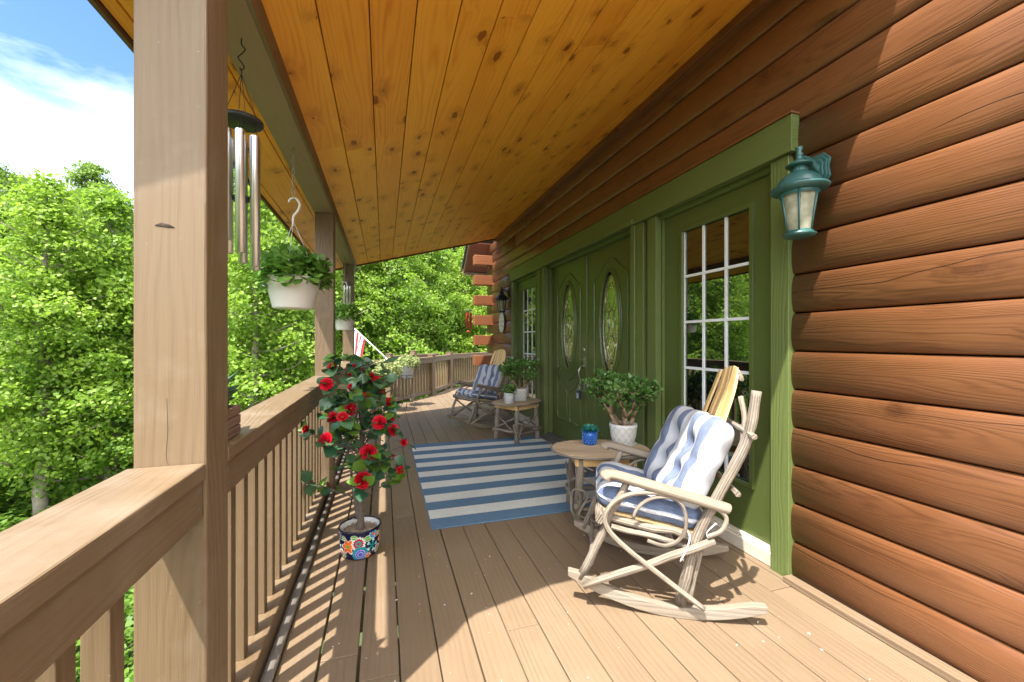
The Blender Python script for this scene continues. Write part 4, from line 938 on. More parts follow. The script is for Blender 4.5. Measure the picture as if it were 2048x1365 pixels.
# ---- jade plants
def jade(label, loc, rz, sc=1.0, seed=3, lean=(0.06, 0.0), nb=26):
    r_ = np.random.default_rng(seed); pr = random.Random(seed)
    e = empty('jade_plant', loc, rz); tag(e, label, 'potted plant', 'jade plants in pale pots')
    mb = MB(); mb.lathe([(0.0, 0.0), (0.066, 0.0), (0.074, 0.008), (0.092, 0.06), (0.1005, 0.13), (0.102, 0.155), (0.094, 0.155), (0.090, 0.12), (0.0, 0.12)], n=40); pot = mb.build('plant_pot', 'palepot', e)
    mb = MB()
    def prad(z): return 0.078 + 0.0235 * (z / 0.14) ** 0.8 + 0.0008
    for k in range(12):
        for s in (1, -1):
            P = []
            for i in range(9):
                z = 0.018 + 0.125 * i / 8; a = 2 * math.pi * k / 12 + s * (i / 8) * 1.05; P.append((prad(z) * math.cos(a), prad(z) * math.sin(a), z))
            mb.tube(P, 0.0013, 4)
    mb.build('embossed_lattice', 'potgrey', pot)
    mb = MB(); mb.lathe([(0, 0.128), (0.05, 0.132), (0.094, 0.126)], n=24); mb.build('soil', 'darksoil', e)
    mb = MB(); mb.lathe([(0, -0.001), (0.085, -0.001), (0.098, 0.010), (0.094, 0.010), (0.082, 0.004), (0, 0.004)], n=32); mb.build('saucer', 'palepot', e)
    # trunks and forking branches
    mb = MB(); tips = []
    def br(p, d, r, depth):
        L_ = pr.uniform(0.085, 0.130) * (0.85 if depth else 1.0); q = p + d * L_; m_ = p.lerp(q, 0.5) + Vector((pr.uniform(-1, 1), pr.uniform(-1, 1), pr.uniform(-1, 1))) * 0.008
        mb.tube([p, m_, q], [r, r * 0.85, r * 0.72], 7, jitter=0.1)
        if depth >= 3: tips.append((q, d)); return
        if depth >= 1: tips.append((q, d))
        for _ in range(2 + (pr.random() < 0.45)):
            nd = (d + Vector((pr.uniform(-1, 1), pr.uniform(-1, 1), pr.uniform(-0.30, 0.80))) * 0.85).normalized(); br(q, nd, r * 0.68, depth + 1)
    for k in range(5):
        a = 2 * math.pi * k / 5 + pr.uniform(-0.3, 0.3); st = Vector((0.035 * math.cos(a), 0.035 * math.sin(a), 0.125))
        br(st, Vector((math.cos(a) * 0.65 + lean[0] * 3, math.sin(a) * 0.65, 1.15)).normalized(), 0.0165, 0)
    mb.build('branch', 'jadebark', e)
    pos = []; tip = []; nr = []; sz = []; tn = []
    for (q, d) in tips:
        for _ in range(nb):
            o = r_.normal(0, 1, 3); o /= np.linalg.norm(o) + 1e-9; rad = r_.uniform(0.006, 0.034)
            p = np.array(q) + o * rad + np.array([0, 0, 0.006]); t = o * 0.9 + np.array(d) * 0.5 + np.array([0, 0, 0.25]); pos.append(p); tip.append(t)
            nr.append(np.array([0, 0, 1.0]) + r_.normal(0, 0.55, 3)); sz.append(r_.uniform(0.021, 0.036)); tn.append(r_.uniform(0, 1))
    J = np.array([[0, 0.03, 0], [0.3, 0.28, 0.03], [0.75, 0.36, 0.05], [1, 0.0, 0.02], [0.75, -0.36, 0.05], [0.3, -0.28, 0.03]], float)
    leaf_object('foliage', 'jade', pos, tip, nr, sz, tn, J, LF6, 1.05, e)
    e.scale = (sc, sc, sc); return e
jade('tall jade plant in a pale embossed pot on the near side table', (1.715, 2.69, 0.478), 2.0, 1.0, 3, (0.05, 0))
jade('dark jade plant in a pale embossed pot on the far side table', (1.69, 5.03, 0.487), 2.5, 1.0, 11, (0.0, 0))

# ---- blue pot with teal succulent
e = empty('blue_succulent_pot', (1.475, 2.765, 0.478)); tag(e, 'small glossy blue dimpled pot with a teal rosette succulent on the near table', 'potted plant')
mb = MB(); mb.lathe([(0, 0), (0.044, 0), (0.050, 0.006), (0.054, 0.06), (0.055, 0.105), (0.049, 0.105), (0.047, 0.09), (0, 0.088)], n=36); pot = mb.build('plant_pot', 'bluepot', e)
mb = MB()
for i in range(5):
    for k in range(14):
        a = 2 * math.pi * (k + 0.5 * (i % 2)) / 14; z = 0.018 + 0.018 * i; r = 0.0515 + z * 0.03
        mb.tube([(r * math.cos(a), r * math.sin(a), z - 0.006), ((r + 0.002) * math.cos(a), (r + 0.002) * math.sin(a), z), (r * math.cos(a), r * math.sin(a), z + 0.006)], [0.001, 0.0042, 0.001], 6)
mb.build('raised_dots', 'bluelite', pot)
r_ = np.random.default_rng(5); pos = []; tip = []; nr = []; sz = []; tn = []
for (cx, cy, cz, s) in ((-0.012, 0, 0.10, 1.0), (0.028, 0.012, 0.10, 0.85), (-0.030, -0.02, 0.095, 0.8), (0.01, -0.03, 0.095, 0.8)):
    for ring, (el, n_, ln) in enumerate(((0.25, 9, 0.052), (0.7, 8, 0.050), (1.15, 6, 0.042), (1.4, 4, 0.03))):
        for k in range(n_):
            a = 2 * math.pi * k / n_ + ring; d = np.array([math.cos(a) * math.cos(el), math.sin(a) * math.cos(el), math.sin(el)])
            pos.append(np.array([cx, cy, cz])); tip.append(d); nr.append(np.array([-math.cos(a) * math.sin(el), -math.sin(a) * math.sin(el), math.cos(el)])); sz.append(ln * s * 1.3); tn.append(r_.uniform(0, 1))
leaf_object('rosette', 'echeveria', pos, tip, nr, sz, tn, LEAF6, LF6, 0.8, e)

# ---- small patterned pot with leafy plant on far table
e = empty('patterned_pot', (1.475, 4.83, 0.487)); tag(e, 'small blue and white patterned pot with a bushy plant on the far table', 'potted plant')
mb = MB(); mb.lathe([(0, 0), (0.056, 0), (0.062, 0.008), (0.066, 0.07), (0.067, 0.125), (0.060, 0.125), (0.058, 0.105), (0, 0.10)], n=36); pot = mb.build('plant_pot', 'palepot', e)
mb = MB()
for z in (0.022, 0.105): mb.lathe([(0.0655 if z > 0.05 else 0.0632, z - 0.003), (0.0685 if z > 0.05 else 0.0665, z), (0.0665 if z > 0.05 else 0.064, z + 0.003)], n=36)
for i in range(4):
    for k in range(16):
        a = 2 * math.pi * (k + 0.5 * (i % 2)) / 16; z = 0.038 + 0.018 * i; r = 0.0643 + z * 0.02
        mb.tube([(r * math.cos(a - 0.1), r * math.sin(a - 0.1), z - 0.006), ((r + 0.001) * math.cos(a), (r + 0.001) * math.sin(a), z + 0.006), (r * math.cos(a + 0.1), r * math.sin(a + 0.1), z - 0.006)], 0.002, 5)
mb.build('painted_pattern', 'bluepat', pot)
def bush(name, mat, cen, rad, n, size, parent, seed, wid=1.0, up=0.5, flat=1.0, shape=LEAF6, jit=0.6):
    r_ = np.random.default_rng(seed); o = r_.normal(0, 1, (n, 3)); o = unit(o); rr = r_.uniform(0.35, 1.0, (n, 1)) ** 0.6
    lump = 1 + 0.28 * np.sin(o[:, :1] * 7 + seed) * np.cos(o[:, 1:2] * 6 + 2 * seed)
    pos = np.array(cen) + o * rr * lump * np.array(rad); tip = o + r_.normal(0, jit, (n, 3)) + np.array([0, 0, up * 0.4]); nr = np.array([0, 0, 1.0]) * flat + o * 0.5 + r_.normal(0, 0.4, (n, 3))
    return leaf_object(name, mat, pos, tip, nr, r_.uniform(0.7, 1.2, n) * size, r_.uniform(0, 1, n), shape, LF6, wid, parent)
bush('foliage', 'jade', (0, 0, 0.165), (0.085, 0.085, 0.065), 420, 0.024, e, 4)
mb = MB()
for k in range(10):
    a = 2 * math.pi * k / 10; mb.tube([(0.02 * math.cos(a), 0.02 * math.sin(a), 0.10), (0.05 * math.cos(a), 0.05 * math.sin(a), 0.17)], 0.002, 5)
mb.build('stem', 'jadebark', e)

# ---- camellia in the painted pot
cx, cy = -0.135, 2.585
cam_e = empty('camellia_plant', (cx, cy, 0)); tag(cam_e, 'tall camellia with red blooms in a bright hand painted pot by the railing', 'potted plant')
def col_mesh(name, prof, n, colfun, mat, parent, rows=60):
    # lathe with per-vertex paint colours from (angle, height)
    Ls = [0]; 
    for i in range(1, len(prof)): Ls.append(Ls[-1] + math.hypot(prof[i][0] - prof[i - 1][0], prof[i][1] - prof[i - 1][1]))
    V = []; Cc = []
    for i in range(rows + 1):
        s = Ls[-1] * i / rows; j = max(k for k in range(len(Ls)) if Ls[k] <= s + 1e-9); j = min(j, len(Ls) - 2); t = (s - Ls[j]) / (Ls[j + 1] - Ls[j])
        r = prof[j][0] + (prof[j + 1][0] - prof[j][0]) * t; z = prof[j][1] + (prof[j + 1][1] - prof[j][1]) * t
        for k in range(n):
            a = 2 * math.pi * k / n; V.append((r * math.cos(a), r * math.sin(a), z)); Cc.append((*colfun(a, z), 1))
    F = [(i * n + k, i * n + (k + 1) % n, (i + 1) * n + (k + 1) % n, (i + 1) * n + k) for i in range(rows) for k in range(n)]
    me = bpy.data.meshes.new(name); me.from_pydata(V, [], F); at = me.color_attributes.new('paint', 'FLOAT_COLOR', 'POINT'); at.data.foreach_set('color', np.array(Cc, dtype=np.float32).ravel())
    me.polygons.foreach_set('use_smooth', np.ones(len(F), dtype=bool)); me.materials.append(M[mat]); o = bpy.data.objects.new(name, me); COL.objects.link(o); o.parent = parent; return o
navy = (0.008, 0.010, 0.045); tw = (0.75, 0.75, 0.70)
PAL = {'or': (0.80, 0.14, 0.015), 'rd': (0.42, 0.012, 0.018), 'te': (0.015, 0.30, 0.32), 'bl': (0.02, 0.06, 0.50), 'gr': (0.12, 0.42, 0.05), 'sk': (0.03, 0.30, 0.60), 'br': (0.30, 0.06, 0.03)}
view_a = math.atan2(-cy, -cx)
FL = []   # (angle offset, z, radius, kind, colour)
for rep in range(3):
    o_ = rep * 2 * math.pi / 3
    FL += [(o_ - 0.62, 0.085, 0.048, 'petal', 'or'), (o_ - 0.08, 0.100, 0.042, 'scal', 'rd'), (o_ + 0.02, 0.038, 0.045, 'disc', 'bl'), (o_ + 0.40, 0.120, 0.026, 'leaf', 'gr'), (o_ + 0.62, 0.075, 0.034, 'fan', 'te'), (o_ + 0.42, 0.022, 0.020, 'petal', 'or'), (o_ - 0.95, 0.125, 0.022, 'leaf', 'gr'), (o_ + 0.70, 0.135, 0.026, 'disc2', 'sk'), (o_ + 0.95, 0.125, 0.022, 'leafb', 'br'), (o_ - 0.30, 0.135, 0.022, 'leaf', 'gr'), (o_ - 0.95, 0.03, 0.024, 'leaf', 'gr'), (o_ + 1.0, 0.04, 0.026, 'scal', 'rd')]
def talc(a, z):
    if z < 0.008 or z > 0.150: return navy
    c = navy
    for (fa, fz, fr, kd, cc) in FL:
        da = (a - view_a - fa + math.pi) % (2 * math.pi) - math.pi; dx = da * 0.112; dz = z - fz; d = math.hypot(dx, dz) / fr; th = math.atan2(dz, dx); C_ = PAL[cc]
        if kd == 'petal':
            edge = 0.80 + 0.20 * math.cos(6 * th)
            if d < edge: c = C_ if d < edge * 0.86 else tw
            if d < 0.2: c = PAL['gr']
            elif d < edge and abs(math.cos(3 * th)) < 0.10 and d > 0.3: c = tw
        elif kd == 'scal':
            edge = 0.9 + 0.08 * math.cos(14 * th)
            if d < edge: c = tw if d > edge - 0.24 else C_
            if d < 0.38: c = PAL['te'] if d > 0.18 else PAL['rd']
        elif kd == 'disc':
            if d < 1: c = PAL['te'] if d > 0.72 else C_
            if 0.55 < d < 0.60 or 0.28 < d < 0.33: c = tw
            if d < 0.7 and math.sin(dx * 900) * math.sin(dz * 900) > 0.75: c = tw
        elif kd == 'disc2':
            if d < 1: c = tw if d > 0.86 else C_
            if d < 0.35: c = PAL['or']
        elif kd in ('leaf', 'leafb'):
            q = math.hypot(dx / (fr * 0.9), dz / (fr * 0.62))
            if q < 1: c = C_ if q < 0.84 else tw
            if q < 0.8 and abs(dz) < 0.0012: c = tw
        elif kd == 'fan':
            if d < 1 and math.cos(5 * th) > 0.1: c = PAL['te'] if d < 0.72 else (0.45, 0.70, 0.62)
    return c
pot = col_mesh('painted_pot', [(0.088, 0.0), (0.100, 0.006), (0.110, 0.035), (0.113, 0.08), (0.110, 0.125), (0.112, 0.160)], 360, talc, 'talavera', cam_e, rows=110)
mb = MB(); mb.tube([(0.115 * math.cos(2 * math.pi * k / 48), 0.115 * math.sin(2 * math.pi * k / 48), 0.163) for k in range(48)], 0.0055, 8, closed=True)
mb.build('pot_rim', simple('navy_rim_glaze', (0.008, 0.010, 0.03), 0.2), pot)
mb = MB(); mb.lathe([(0.112, 0.162), (0.104, 0.160), (0.101, 0.12)], n=40); mb.build('pot_lining', 'palepot', pot)
mb = MB()
mb.lathe([(0, 0.137), (0.05, 0.136), (0.103, 0.130)], n=30)
for k in range(420):
    a = rnd.uniform(0, 6.28); r = 0.1 * math.sqrt(rnd.random()); s = rnd.uniform(0.002, 0.0048)
    mb.obox((r * math.cos(a), r * math.sin(a), 0.137 + rnd.uniform(0, 0.003)), ((rnd.uniform(-1, 1), rnd.uniform(-1, 1), rnd.uniform(-1, 1)), (0.3, 1, 0.2), (1, 0, 1)), (s * 1.6, s, s), 0)
g_ = mb.build('gravel', 'soil', cam_e); tag(g_, kind='stuff')
TOPZ = 1.12
trunk_pts = [Vector((0.0, 0.0, 0.12)), Vector((0.005, 0.0, 0.25)), Vector((-0.005, 0.01, 0.40)), Vector((0.0, 0.015, 0.55)), Vector((0.01, 0.01, 0.72)), Vector((0.0, 0.02, 0.88)), Vector((0.01, 0.02, 1.02)), Vector((0.0, 0.02, 1.12))]
tp = catmull(trunk_pts, 5); 
mb = MB(); mb.tube(tp, [0.019 * (1 - 0.75 * i / len(tp)) + 0.003 for i in range(len(tp))], 9, jitter=0.06)
mb.tube(catmull([(-0.012, 0, 0.20), (-0.03, 0.01, 0.34), (-0.05, 0.03, 0.44), (-0.045, 0.03, 0.56)], 4), [0.012] * 6 + [0.007] * 7, 8, jitter=0.06)
# flowers listed where they stand: (photo x, photo y, size, depth offset)
FLW = [(665.7, 733.6, 45, 0.0), (709.7, 732.5, 28, 0.03), (700.4, 750.8, 30, -0.02), (653.6, 769.5, 66, -0.06), (703, 774.5, 38, -0.10), (731.6, 757, 44, 0.10), (754.7, 762.9, 54, 0.02), (740, 752, 40, 0.10), (732.8, 792, 38, -0.02), (765.7, 788.6, 32, 0.06), (758, 797, 22, 0.02), (778.9, 804.6, 48, 0.04), (716.3, 804.2, 26, -0.12), (672.3, 806, 38, 0.04), (686.6, 795.8, 14, 0.0), (652.5, 820, 30, 0.06), (667, 834.3, 56, -0.06), (685.5, 835.4, 56, -0.13), (700.9, 819, 64, -0.02), (784.4, 833.6, 44, 0.04), (759, 845.3, 70, -0.10), (785.5, 860.7, 62, 0.02), (613, 859, 44, 0.10), (653.6, 880.4, 74, -0.12), (807.5, 885.3, 36, 0.05), (786.6, 911.9, 20, 0.03), (737, 905.7, 82, -0.15), (799.8, 940.5, 40, 0.05), (588.8, 953, 44, 0.12), (623.3, 962.4, 16, 0.08), (726, 961, 84, -0.14), (694, 853, 24, 0.0), (745, 826, 20, 0.08), (722, 740, 24, 0.1)]
fpos = []
for (px, py, s, dd) in FLW:
    d = (cx * math.sin(TH) + cy * math.cos(TH)) + dd - 0.08; l = (px - 1024) / F_PX * d; zz = CAMH + (682 - py) / F_PX * d
    wx, wy = d * math.sin(TH) + l * math.cos(TH), d * math.cos(TH) - l * math.sin(TH)
    fpos.append((Vector((wx - cx, wy - cy, zz)), s * 0.2198 / F_PX * d * 0.90))
branches = []
for (p, s) in fpos:
    zt = max(0.30, p.z - rnd.uniform(0.10, 0.28)); j = min(range(len(tp)), key=lambda q: abs(tp[q].z - zt)); a = tp[j]
    m1 = a.lerp(p, 0.45) + Vector((rnd.uniform(-0.02, 0.02), rnd.uniform(-0.02, 0.02), 0.0)); P = catmull([a, m1, p - Vector((0, 0, 0.02)), p], 4); branches.append(P)
    mb.tube(P, [0.0045 * (1 - 0.55 * i / len(P)) for i in range(len(P))], 6)
for k in range(26):
    j = rnd.randrange(10, len(tp)); a = tp[j]; an = rnd.uniform(0, 6.28); q = a + Vector((math.cos(an) * rnd.uniform(0.10, 0.22), math.sin(an) * rnd.uniform(0.10, 0.22), rnd.uniform(0.02, 0.12)))
    P = catmull([a, a.lerp(q, 0.5) + Vector((0, 0, 0.01)), q], 4); branches.append(P); mb.tube(P, 0.0028, 5)
mb.build('trunk', 'brownbark', cam_e)
r_ = np.random.default_rng(8); A = [[], [], [], [], []]; Bq = [[], [], [], [], []]
for P in branches:
    n = len(P)
    for i in range(max(1, n // 3), n):
        for _ in range(2):
            if rnd.random() < 0.50: continue
            t = (P[i] - P[i - 1]).normalized(); o = np.array([rnd.uniform(-1, 1), rnd.uniform(-1, 1), rnd.uniform(-0.5, 0.5)]); o /= np.linalg.norm(o)
            d = np.array(t) * 0.4 + o; T = A if rnd.random() < 0.76 else Bq
            T[0].append(np.array(P[i])); T[1].append(d + np.array([0, 0, -0.12])); T[2].append(np.array([0, 0, 1.0]) + r_.normal(0, 0.5, 3)); T[3].append(rnd.uniform(0.052, 0.092)); T[4].append(rnd.random())
leaf_object('foliage', 'camleaf', *A, LEAFC, LFC, 1.15, cam_e, True); leaf_object('young_leaves', 'camlite', *Bq, LEAFC, LFC, 1.1, cam_e, True)
# blooms: whorls of cupped petals
PET = np.array([[0, 0.05, 0], [0.30, 0.42, 0.02], [0.80, 0.48, 0.16], [1.0, 0, 0.26], [0.80, -0.48, 0.16], [0.30, -0.42, 0.02]], float)
for (p, s) in fpos:
    a0 = rnd.uniform(0, 6.28); out = Vector((p.x, p.y, 0)); n0 = (Vector((out.x * 1.8 + rnd.uniform(-0.35, 0.35), out.y * 1.2 - 0.75 + rnd.uniform(-0.3, 0.3), 0.40))).normalized()
    ux = n0.cross(Vector((0, 0, 1))).normalized(); uy = n0.cross(ux); pos = []; tip = []; nr = []; sz = []; tn = []
    for el, n_, ln in ((0.10, 7, 1.0), (0.42, 7, 0.92), (0.80, 6, 0.74), (1.12, 5, 0.54), (1.36, 4, 0.36)) if s > 0.018 else ((0.9, 5, 1.1), (1.3, 4, 0.9)):
        for k in range(n_):
            a = a0 + el * 5 + 2 * math.pi * k / n_ + rnd.uniform(-0.15, 0.15); e1 = el + rnd.uniform(-0.1, 0.1)
            rad_ = ux * math.cos(a) + uy * math.sin(a); d = rad_ * math.cos(e1) + n0 * math.sin(e1)
            pos.append(tuple(p + d * s * 0.05)); tip.append(tuple(d)); nr.append(tuple(n0 * math.cos(e1) - rad_ * math.sin(e1))); sz.append(s * ln * 1.05); tn.append(rnd.uniform(0.1, 1.0) * (0.75 if el > 0.9 else 1))
    fl = leaf_object('bloom', 'petal', pos, tip, nr, sz, tn, PET, LF6, 1.15, cam_e, True)
    if s > 0.02 and rnd.random() < 0.5:
        mb = MB(); c_ = p + n0 * s * 0.25
        for k in range(7): a = 6.28 * k / 7; q = c_ + (ux * math.cos(a) + uy * math.sin(a)) * s * 0.10; mb.tube([q, q + n0 * s * 0.35], 0.0009, 4)
        mb.build('stamen', 'stamen', fl)

# ---- hanging planters
def hang_planter(label, x, y, zb, seed, dia=0.27, h=0.165, hook_y=None):
    e = empty('hanging_planter', (x, y, zb)); tag(e, label, 'hanging planter', 'white planters hanging from the beam')
    R_ = dia / 2; mb = MB(); mb.lathe([(0, 0), (R_ * 0.70, 0), (R_ * 0.735, 0.006), (R_ * 0.98, h - 0.012), (R_ * 1.02, h - 0.010), (R_ * 1.02, h), (R_ * 0.96, h), (R_ * 0.93, h - 0.02), (0, h - 0.025)], n=96, flute=48, fa=0.006); pot = mb.build('plant_pot', 'white', e)
    mb = MB(); mb.lathe([(0, h - 0.02), (R_ * 0.94, h - 0.022)], n=24); mb.build('soil', 'darksoil', e)
    top = 2.290 - zb; hz = h + 0.30
    mb = MB()
    for k in range(3):
        a = 2 * math.pi * k / 3 + 0.5; mb.tube([(R_ * 0.98 * math.cos(a), R_ * 0.98 * math.sin(a), h - 0.005), (0.003 * math.cos(a), 0.003 * math.sin(a), hz)], 0.0016, 5)
    mb.build('hanger_wire', 'white', e)
    mb = MB(); mb.tube(catmull([(0, 0, hz - 0.02), (0, 0, hz + 0.03), (0.022, 0, hz + 0.065), (0.030, 0, hz + 0.10), (0.012, 0, hz + 0.13), (-0.014, 0, hz + 0.125), (-0.024, 0, hz + 0.105)], 5), [0.006] * 20 + [0.0045] * 11, 8, flat=(Y, 0.6)); mb.build('plastic_hook', 'white', e)
    mb = MB(); z = hz + 0.125; k = 0
    while z < top - 0.03:
        v = Vector((0.0075, 0, 0)) if k % 2 else Vector((0, 0.0075, 0))
        mb.tube([Vector((0, 0, z + 0.014)) + v * math.cos(t) + Vector((0, 0, 0.017)) * math.sin(t) for t in [2 * math.pi * j / 14 for j in range(14)]], 0.0019, 5, closed=True); z += 0.027; k += 1
    mb.tube([(0, 0, z), (0, 0, top + 0.01)], 0.002, 6); mb.build('chain', 'wire', e)
    bush('foliage', 'herb', (0, 0, h + 0.045), (R_ * 1.2, R_ * 1.2, 0.10), 900, 0.036, e, seed, 1.5, 0.6)
    r2 = np.random.default_rng(seed); n = 140; a = r2.uniform(0, 6.28, n); rr = R_ * r2.uniform(0.9, 1.35, n)
    leaf_object('trailing_leaves', 'herb', np.stack([rr * np.cos(a), rr * np.sin(a), h + r2.uniform(-0.05, 0.05, n)], 1), np.stack([np.cos(a), np.sin(a), r2.uniform(-0.9, 0.5, n)], 1), np.stack([np.cos(a) * 0.4, np.sin(a) * 0.4, np.ones(n)], 1) + r2.normal(0, 0.3, (n, 3)), r2.uniform(0.03, 0.05, n), r2.uniform(0, 1, n), LEAFM, LF6, 1.1, e)
    mb = MB()
    for k in range(16):
        a = rnd.uniform(0, 6.28); q = rnd.uniform(0.06, 0.16); mb.tube(catmull([(0.03 * math.cos(a), 0.03 * math.sin(a), h - 0.02), (0.06 * math.cos(a), 0.06 * math.sin(a), h + 0.06), (q * math.cos(a), q * math.sin(a), h + rnd.uniform(0.05, 0.17))], 3), 0.0016, 5)
    mb.build('stem', 'camlite', e)
    return e
hang_planter('ribbed white hanging planter with bushy green leaves, nearest the viewer', -0.465, 2.455, 1.423, 21)
h2 = hang_planter('ribbed white hanging planter of the far beam bay, smaller in view', -0.465, 5.43, 1.385, 33, 0.25, 0.16)
bush('white_blossoms', 'tie', (0.02, 0, 0.27), (0.08, 0.08, 0.05), 60, 0.022, h2, 5, 1.3)

# ---- large wind chime
def chime(name, label, loc, ztop, disc_r, disc_drop, tube_r, tubes, tmat, dmat, strike=True, hookdrop=0.12, sail=None, squig=True):
    e = empty(name, (loc[0], loc[1], ztop)); tag(e, label, 'wind chime')
    mb = MB()
    if squig:
        mb.tube(catmull([(0, 0, 0.0), (0, 0, -0.02), (0.011, 0, -0.035), (0, 0, -0.052), (-0.010, 0, -0.066), (0, 0, -0.082), (0.008, 0, -0.096), (0, 0, -0.108), (-0.006, 0, -0.10)], 5), 0.0022, 6)
        mb.tube([(0, 0, -0.105), (0, 0, -hookdrop - 0.02)], 0.0018, 5)
    else: mb.tube([(0, 0, 0.0), (0, 0, -hookdrop)], 0.001, 5)
    mb.build('hook', 'black' if squig else 'cord', e)
    zd = -disc_drop; n = len(tubes)
    mb = MB()
    for k in range(4):
        a = 2 * math.pi * k / 4 + 0.5; mb.tube([(0, 0, -hookdrop), (disc_r * 0.8 * math.cos(a), disc_r * 0.8 * math.sin(a), zd)], 0.0011 if disc_r > 0.05 else 0.0015, 5)
    mb.build('support_cord', 'cord', e)
    mb = MB(); mb.lathe([(0, -0.007), (disc_r * 0.96, -0.007), (disc_r, -0.003), (disc_r, 0.004), (disc_r * 0.95, 0.008), (0, 0.008)], (0, 0, zd), n=40); mb.build('top_disc', dmat, e)
    rr = disc_r * 0.70
    for k, Lk in enumerate(tubes):
        a = 2 * math.pi * (k + 0.35) / n + 0.35; x, y = rr * math.cos(a), rr * math.sin(a); z0 = zd - 0.045 - 0.004 * (k % 3)
        mb = MB(); w = tube_r; mb.lathe([(w, 0), (w, -Lk), (w * 0.82, -Lk), (w * 0.82, 0), (w, 0)][::-1], (x, y, z0), n=20); tb_ = mb.build('tube', tmat, e)
        mb = MB()
        for s in (-1, 1): mb.tube([(x + s * w * 0.9, y, z0 - 0.025 if disc_r > 0.05 else z0), (x, y, zd - 0.006)], 0.0007 if disc_r > 0.05 else 0.001, 4)
        mb.build('tube_cord', 'cord', tb_)
    Lm = max(tubes)
    if strike:
        mb = MB(); mb.lathe([(0, -0.006), (rr * 0.62, -0.006), (rr * 0.66, 0), (rr * 0.62, 0.006), (0, 0.006)], (0, 0, zd - 0.045 - Lm * 0.48), n=28); mb.build('striker', dmat, e)
        mb = MB(); mb.tube([(0, 0, zd), (0, 0, zd - 0.045 - Lm * 0.48 - (Lm * 0.62 if sail else 0.0))], 0.0009, 4); mb.build('centre_cord', 'cord', e)
        if sail:
            mb = MB(); zz = zd - 0.045 - Lm * 1.12; mb.tube([(0, 0, zz + 0.03), (0, 0, zz), (0, 0, zz - 0.035)], [0.004, sail, 0.003], 12, flat=(Y, 0.2)); mb.build('wind_sail', tmat, e)
    return e
chime('wind_chime', 'large wind chime with six brushed metal tubes under a black disc, behind the nearest post', (-0.468, 1.624), 2.290, 0.066, 0.285, 0.0145, [0.46, 0.43, 0.40, 0.37, 0.41, 0.445], 'silver', 'blackdisc')
chime('wind_chime', 'small silver wind chime hanging past the second white planter', (-0.47, 5.88), 2.290, 0.058, 0.26, 0.0095, [0.30, 0.27, 0.24, 0.21, 0.25, 0.285], 'silver', 'alu')
chime('wind_chime', 'small red copper wind chime hanging from the far eave', (1.72, 8.60), 2.70, 0.075, 0.80, 0.014, [0.36, 0.34, 0.30, 0.27, 0.32, 0.35], 'copper', 'alu', sail=0.05, squig=False, hookdrop=0.70)

# ---- wall lanterns
def lantern(label, y, mat, zb=1.745, xw=2.028, xc=1.895):
    e = empty('wall_lantern', (xc, y, zb)); tag(e, label, 'wall lantern', 'porch wall lanterns')
    mb = MB(); mb.lathe([(0, 0.0), (0.050, 0.0), (0.066, 0.006), (0.070, 0.014), (0.058, 0.020), (0.054, 0.030), (0, 0.030)], n=36); mb.build('base_ring', mat, e)
    mb = MB(); mb.lathe([(0.052, 0.030), (0.062, 0.10), (0.078, 0.205), (0.080, 0.212), (0.074, 0.212), (0.049, 0.032)], n=6, tone=0.5); g = mb.build('glass_shade', 'lampglass', e); g.rotation_euler.z = -0.39
    mb = MB()
    for k in range(6):
        a = 2 * math.pi * k / 6; mb.tube([(0.0535 * math.cos(a), 0.0535 * math.sin(a), 0.026), (0.064 * math.cos(a), 0.064 * math.sin(a), 0.10), (0.081 * math.cos(a), 0.081 * math.sin(a), 0.215)], [0.004, 0.004, 0.0070], 8)
    mb.lathe([(0.078, 0.195), (0.083, 0.203), (0.084, 0.218), (0.070, 0.22)], n=36)
    mb.build('cage', mat, e).rotation_euler.z = -0.39
    mb = MB(); mb.lathe([(0.070, 0.212), (0.094, 0.214), (0.110, 0.219), (0.119, 0.227), (0.121, 0.235), (0.114, 0.236), (0.100, 0.237), (0.094, 0.255), (0.080, 0.278), (0.058, 0.298), (0.036, 0.310), (0.031, 0.318), (0.027, 0.336), (0.0, 0.338)], n=48); mb.build('lamp_cap', mat, e)
    mb = MB(); mb.lathe([(0.034, 0.312), (0.032, 0.322), (0.027, 0.340)], n=48, flute=16, fa=0.07)
    mb.lathe([(0.027, 0.338), (0.052, 0.340), (0.057, 0.345), (0.050, 0.352), (0.024, 0.362), (0.015, 0.375), (0.013, 0.388), (0.019, 0.394), (0.013, 0.400), (0.011, 0.412), (0.017, 0.424), (0.014, 0.432), (0.0, 0.434)], n=32); mb.build('finial', mat, e)
    mb = MB(); P = catmull([(0.008, 0, 0.382), (0.04, 0, 0.384), (0.075, 0, 0.376), (0.10, 0, 0.352), (xw - xc - 0.014, 0, 0.338)], 5)
    mb.tube(P, [0.010 + 0.012 * (i / len(P)) ** 2 for i in range(len(P))], 10); mb.build('bracket_arm', mat, e)
    mb = MB()
    for dx, w, h in ((0.0, 0.058, 0.078), (-0.009, 0.048, 0.067), (-0.016, 0.034, 0.050)):
        pts = []
        for (fy, fz) in ((0.45, 1), (1, 0.55), (0.86, 0), (1, -0.55), (0.45, -1), (-0.45, -1), (-1, -0.55), (-0.86, 0), (-1, 0.55), (-0.45, 1)): pts.append((xw - xc + dx, fy * w, 0.335 + fz * h))
        mb.poly_prism(pts, (-1, 0, 0), 0.012 if dx == 0 else 0.0085, 0.5)
    mb.build('back_plate', mat, e, bevel=0.003)
    mb = MB(); mb.tube([(0, 0, 0.03), (0, 0, 0.09)], 0.012, 10); mb.lathe([(0, 0.145), (0.014, 0.135), (0.019, 0.12), (0.014, 0.10), (0.008, 0.088)], n=16); mb.build('bulb', 'white', e)
    return e
lantern('teal metal wall lantern right of the green door trim, in the sun', 1.462, 'teal')
